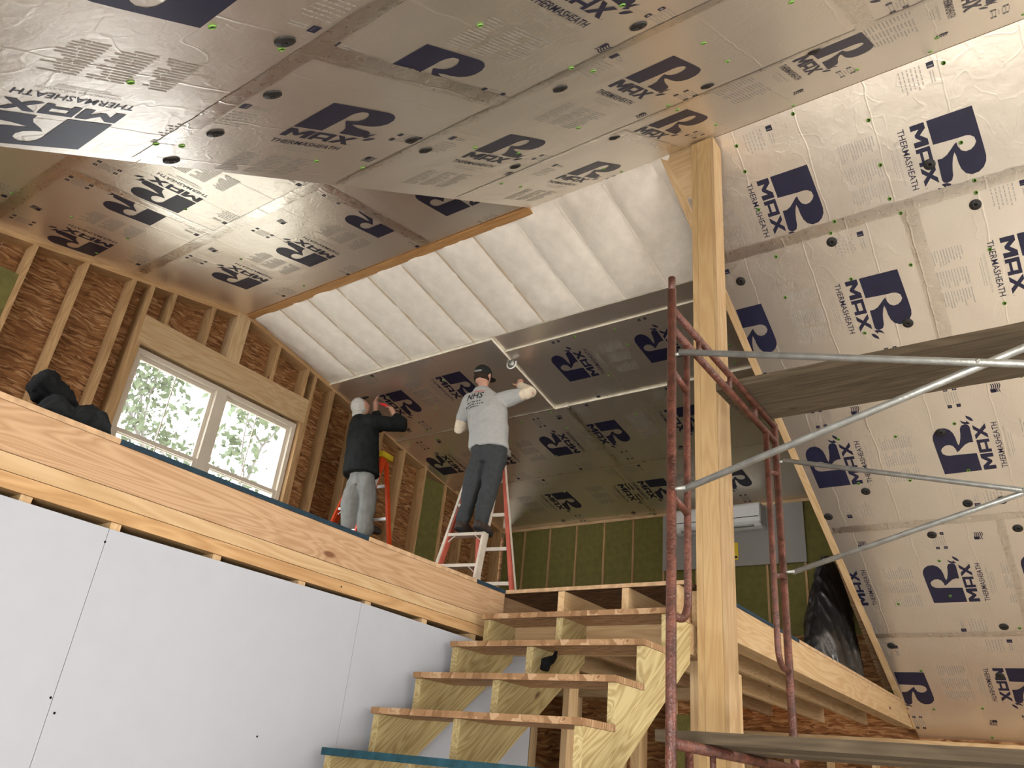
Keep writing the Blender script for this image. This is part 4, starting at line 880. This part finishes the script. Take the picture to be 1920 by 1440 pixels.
# ------------------------------------------------------------------ things on the loft
dp=boxw('drywall_panel',-3.99,-2.35,8.272,8.285,2.29,2.95,M_PANEL,None,0); tag(dp,'white drywall panel fixed to the green back wall behind the air conditioner','drywall')
ac=empty('air_conditioner',V(-3.26,8.17,2.66),'long white wall-mounted air conditioner on the white panel','air conditioner')
def accurve():
    pr=[(8.272,2.66),(8.272,2.93),(8.10,2.93),(8.075,2.90),(8.07,2.78),(8.085,2.72),(8.13,2.675),(8.18,2.66)]
    return prism('case',pr,1 if False else 0,-3.76,-2.76,M_WHITE,ac)
accurve(); boxw('front_panel_seam',-3.75,-2.77,8.066,8.072,2.765,2.771,M_DARK,ac,0); boxw('air_outlet',-3.68,-2.84,8.09,8.13,2.672,2.69,plain('outlet_grey',(.35,.35,.34),.6),ac,0)
boxw('end_cap',-2.77,-2.75,8.085,8.27,2.70,2.92,plain('end_cap_grey',(.42,.42,.40),.5),ac,2)
yt=boxw('warning_tag',-3.27,-3.08,8.262,8.270,2.36,2.55,M_YEL,None,0); tag(yt,'small yellow notice hanging on the white panel under the air conditioner','notice')
boxw('tag_mark',-3.13,-3.09,8.258,8.262,2.375,2.40,M_DARK,yt,0)
# black plastic bag leaning at the end of the loft
def crumple(name,rings,mat,label,cat,amp,seed,fs_=5.0,n=48,sub=4,vz=1.0):
    vs=[];fs=[]
    rings=[tuple(r0[i].lerp(r1[i],k/sub) for i in range(3)) for r0,r1 in zip(rings[:-1],rings[1:]) for k in range(sub)]+[rings[-1]]
    for j,(c,a,b) in enumerate(rings):
        for k in range(n):
            t=2*math.pi*k/n; p=c+a*math.cos(t)+b*math.sin(t); q=Vector((p.x*fs_+seed+p.z*fs_*.25*(1-vz),p.y*fs_,p.z*fs_*vz))
            d=(p-c); d=d.normalized() if d.length>1e-6 else Zv
            vs.append(p+d*amp*(noise.noise(q)+.7*(1-2*abs(noise.noise(q*1.7)))+.25*noise.noise(q*5)))
    for j in range(len(rings)-1):
        for k in range(n): fs.append((j*n+k,j*n+(k+1)%n,(j+1)*n+(k+1)%n,(j+1)*n+k))
    fs.append(tuple(range(n-1,-1,-1))); fs.append(tuple((len(rings)-1)*n+k for k in range(n)))
    o=obj(name,mesh(name,vs,fs,mat,None,True),None); tag(o,label,cat); return o
EX,EY=Vector((1,0,0)),Vector((0,1,0))
rg=[]
for t in range(15):
    f=t/14; z=.956+1.22*f; w=.46*(1-f)**.58+.02
    rg.append((V(-1.975-.03*f,7.47+.28*f,z),EX*w*.46,EY*w*1.3))
crumple('plastic_bag',rg,M_BLACK,'tall crumpled black plastic bag standing at the loft end by the foil slope','bag',.042,3.0,7.0,110,6,.3)
# dark clothes heaped on the loft edge
rg=[]
for t in range(13):
    f=t/12; y=.985+.26*f; hgt=[.015,.035,.05,.052,.045,.043,.05,.055,.06,.06,.055,.04,.01][t]
    rg.append((V(-2.87,y,ZL+.006+hgt*.9),EX*(.055+.4*hgt),Zv*hgt))
crumple('fleece_blanket',rg,plain('charcoal_fleece',(.014,.0155,.016),.95,0,.4,80,.3,.1),'charcoal fleece heap lying along the loft edge under the window','blanket',.014,8.0,21)
rg=[]
for t in range(9):
    f=t/8; rg.append((V(-2.96,.985+.145*f,ZL+.115+.055*math.sin(1.0+f*1.2)-.05*f),EX*.06,Zv*(.052 if 0<t<8 else .03)))
crumple('work_jacket',rg,M_DARKCLOTH,'black jacket piled on top of the charcoal fleece at the loft edge','jacket',.018,5.0,17)
# ------------------------------------------------------------------ outside the window
gd=boxw('ground',-60,-6.7,-40,50,ZF-1.2,ZF-1.0,plain('pale_ground',(.46,.45,.40),.95)); tag(gd,'grassy ground outside the gable window','ground',None,'structure')
M_LEAF=plain('leaf_green',(.11,.135,.075),.7,var=.3); M_BARKP=plain('pale_bark',(.20,.185,.165),.9,0,.3,20,.2); M_BARKG=plain('grey_bark',(.045,.042,.038),.9,0,.3,20,.2)
def tree(loc,Ht,seed,bark,label):
    r=random.Random(seed); T=empty('tree',loc,label,'tree','trees outside the window'); B=loc
    vs=[];fs=[]; tips=[]
    def add(pts,rad,n=7):
        v,f=ringtube(pts,rad,n); b=len(vs); vs.extend(v); fs.extend(tuple(i+b for i in x) for x in f)
    def grow(p,d,ln,rd,lev):
        pts=[p]; rr=[rd]
        for k in range(4):
            d=(d+Vector((r.uniform(-.22,.22),r.uniform(-.22,.22),r.uniform(-.05,.2)))).normalized(); p=p+d*ln/4; pts.append(p); rr.append(rd*(1-.14*(k+1)))
            if lev>0:
                for _ in range(2 if lev<3 else 1):
                    if r.random()<.8: grow(p,(d*.55+Vector((r.uniform(-1,1),r.uniform(-1,1),r.uniform(-.2,.6)))).normalized(),ln*r.uniform(.45,.65),rd*.42,lev-1)
        add(pts,rr,6 if lev else 4)
        if lev<=1: tips.extend(pts[1:])
    grow(Vector((0,0,0)),Vector((0,0,1)),Ht,Ht*.020,3)
    obj('trunk',mesh('trunk',vs,fs,bark,None,True),T,Matrix.Translation(B))
    lv=[];lf=[]
    for p in tips:
        for _ in range(5):
            c=p+Vector((r.gauss(0,.16),r.gauss(0,.16),r.gauss(0,.12))); a=Vector((r.uniform(-1,1),r.uniform(-1,1),r.uniform(-1,1))).normalized(); b=a.orthogonal().normalized(); s=r.uniform(.05,.11); i0=len(lv)
            lv+= [c-a*s,c+b*s*.5,c+a*s,c-b*s*.5]; lf.append((i0,i0+1,i0+2,i0+3))
    fo=obj('foliage',mesh('foliage',lv,lf,M_LEAF),T,Matrix.Translation(B)); fo['kind']='stuff'
tree(Vector((-13.2,6.4,-1)),6.2,4,M_BARKG,'slender grey tree outside the window, left pane')
tree(Vector((-12.4,8.4,-1)),6.4,9,M_BARKP,'pale-barked branching tree outside the window, right pane')
tree(Vector((-22.5,12.6,-1)),8.5,15,M_BARKG,'leafy tree farther off between the two nearer ones outside')
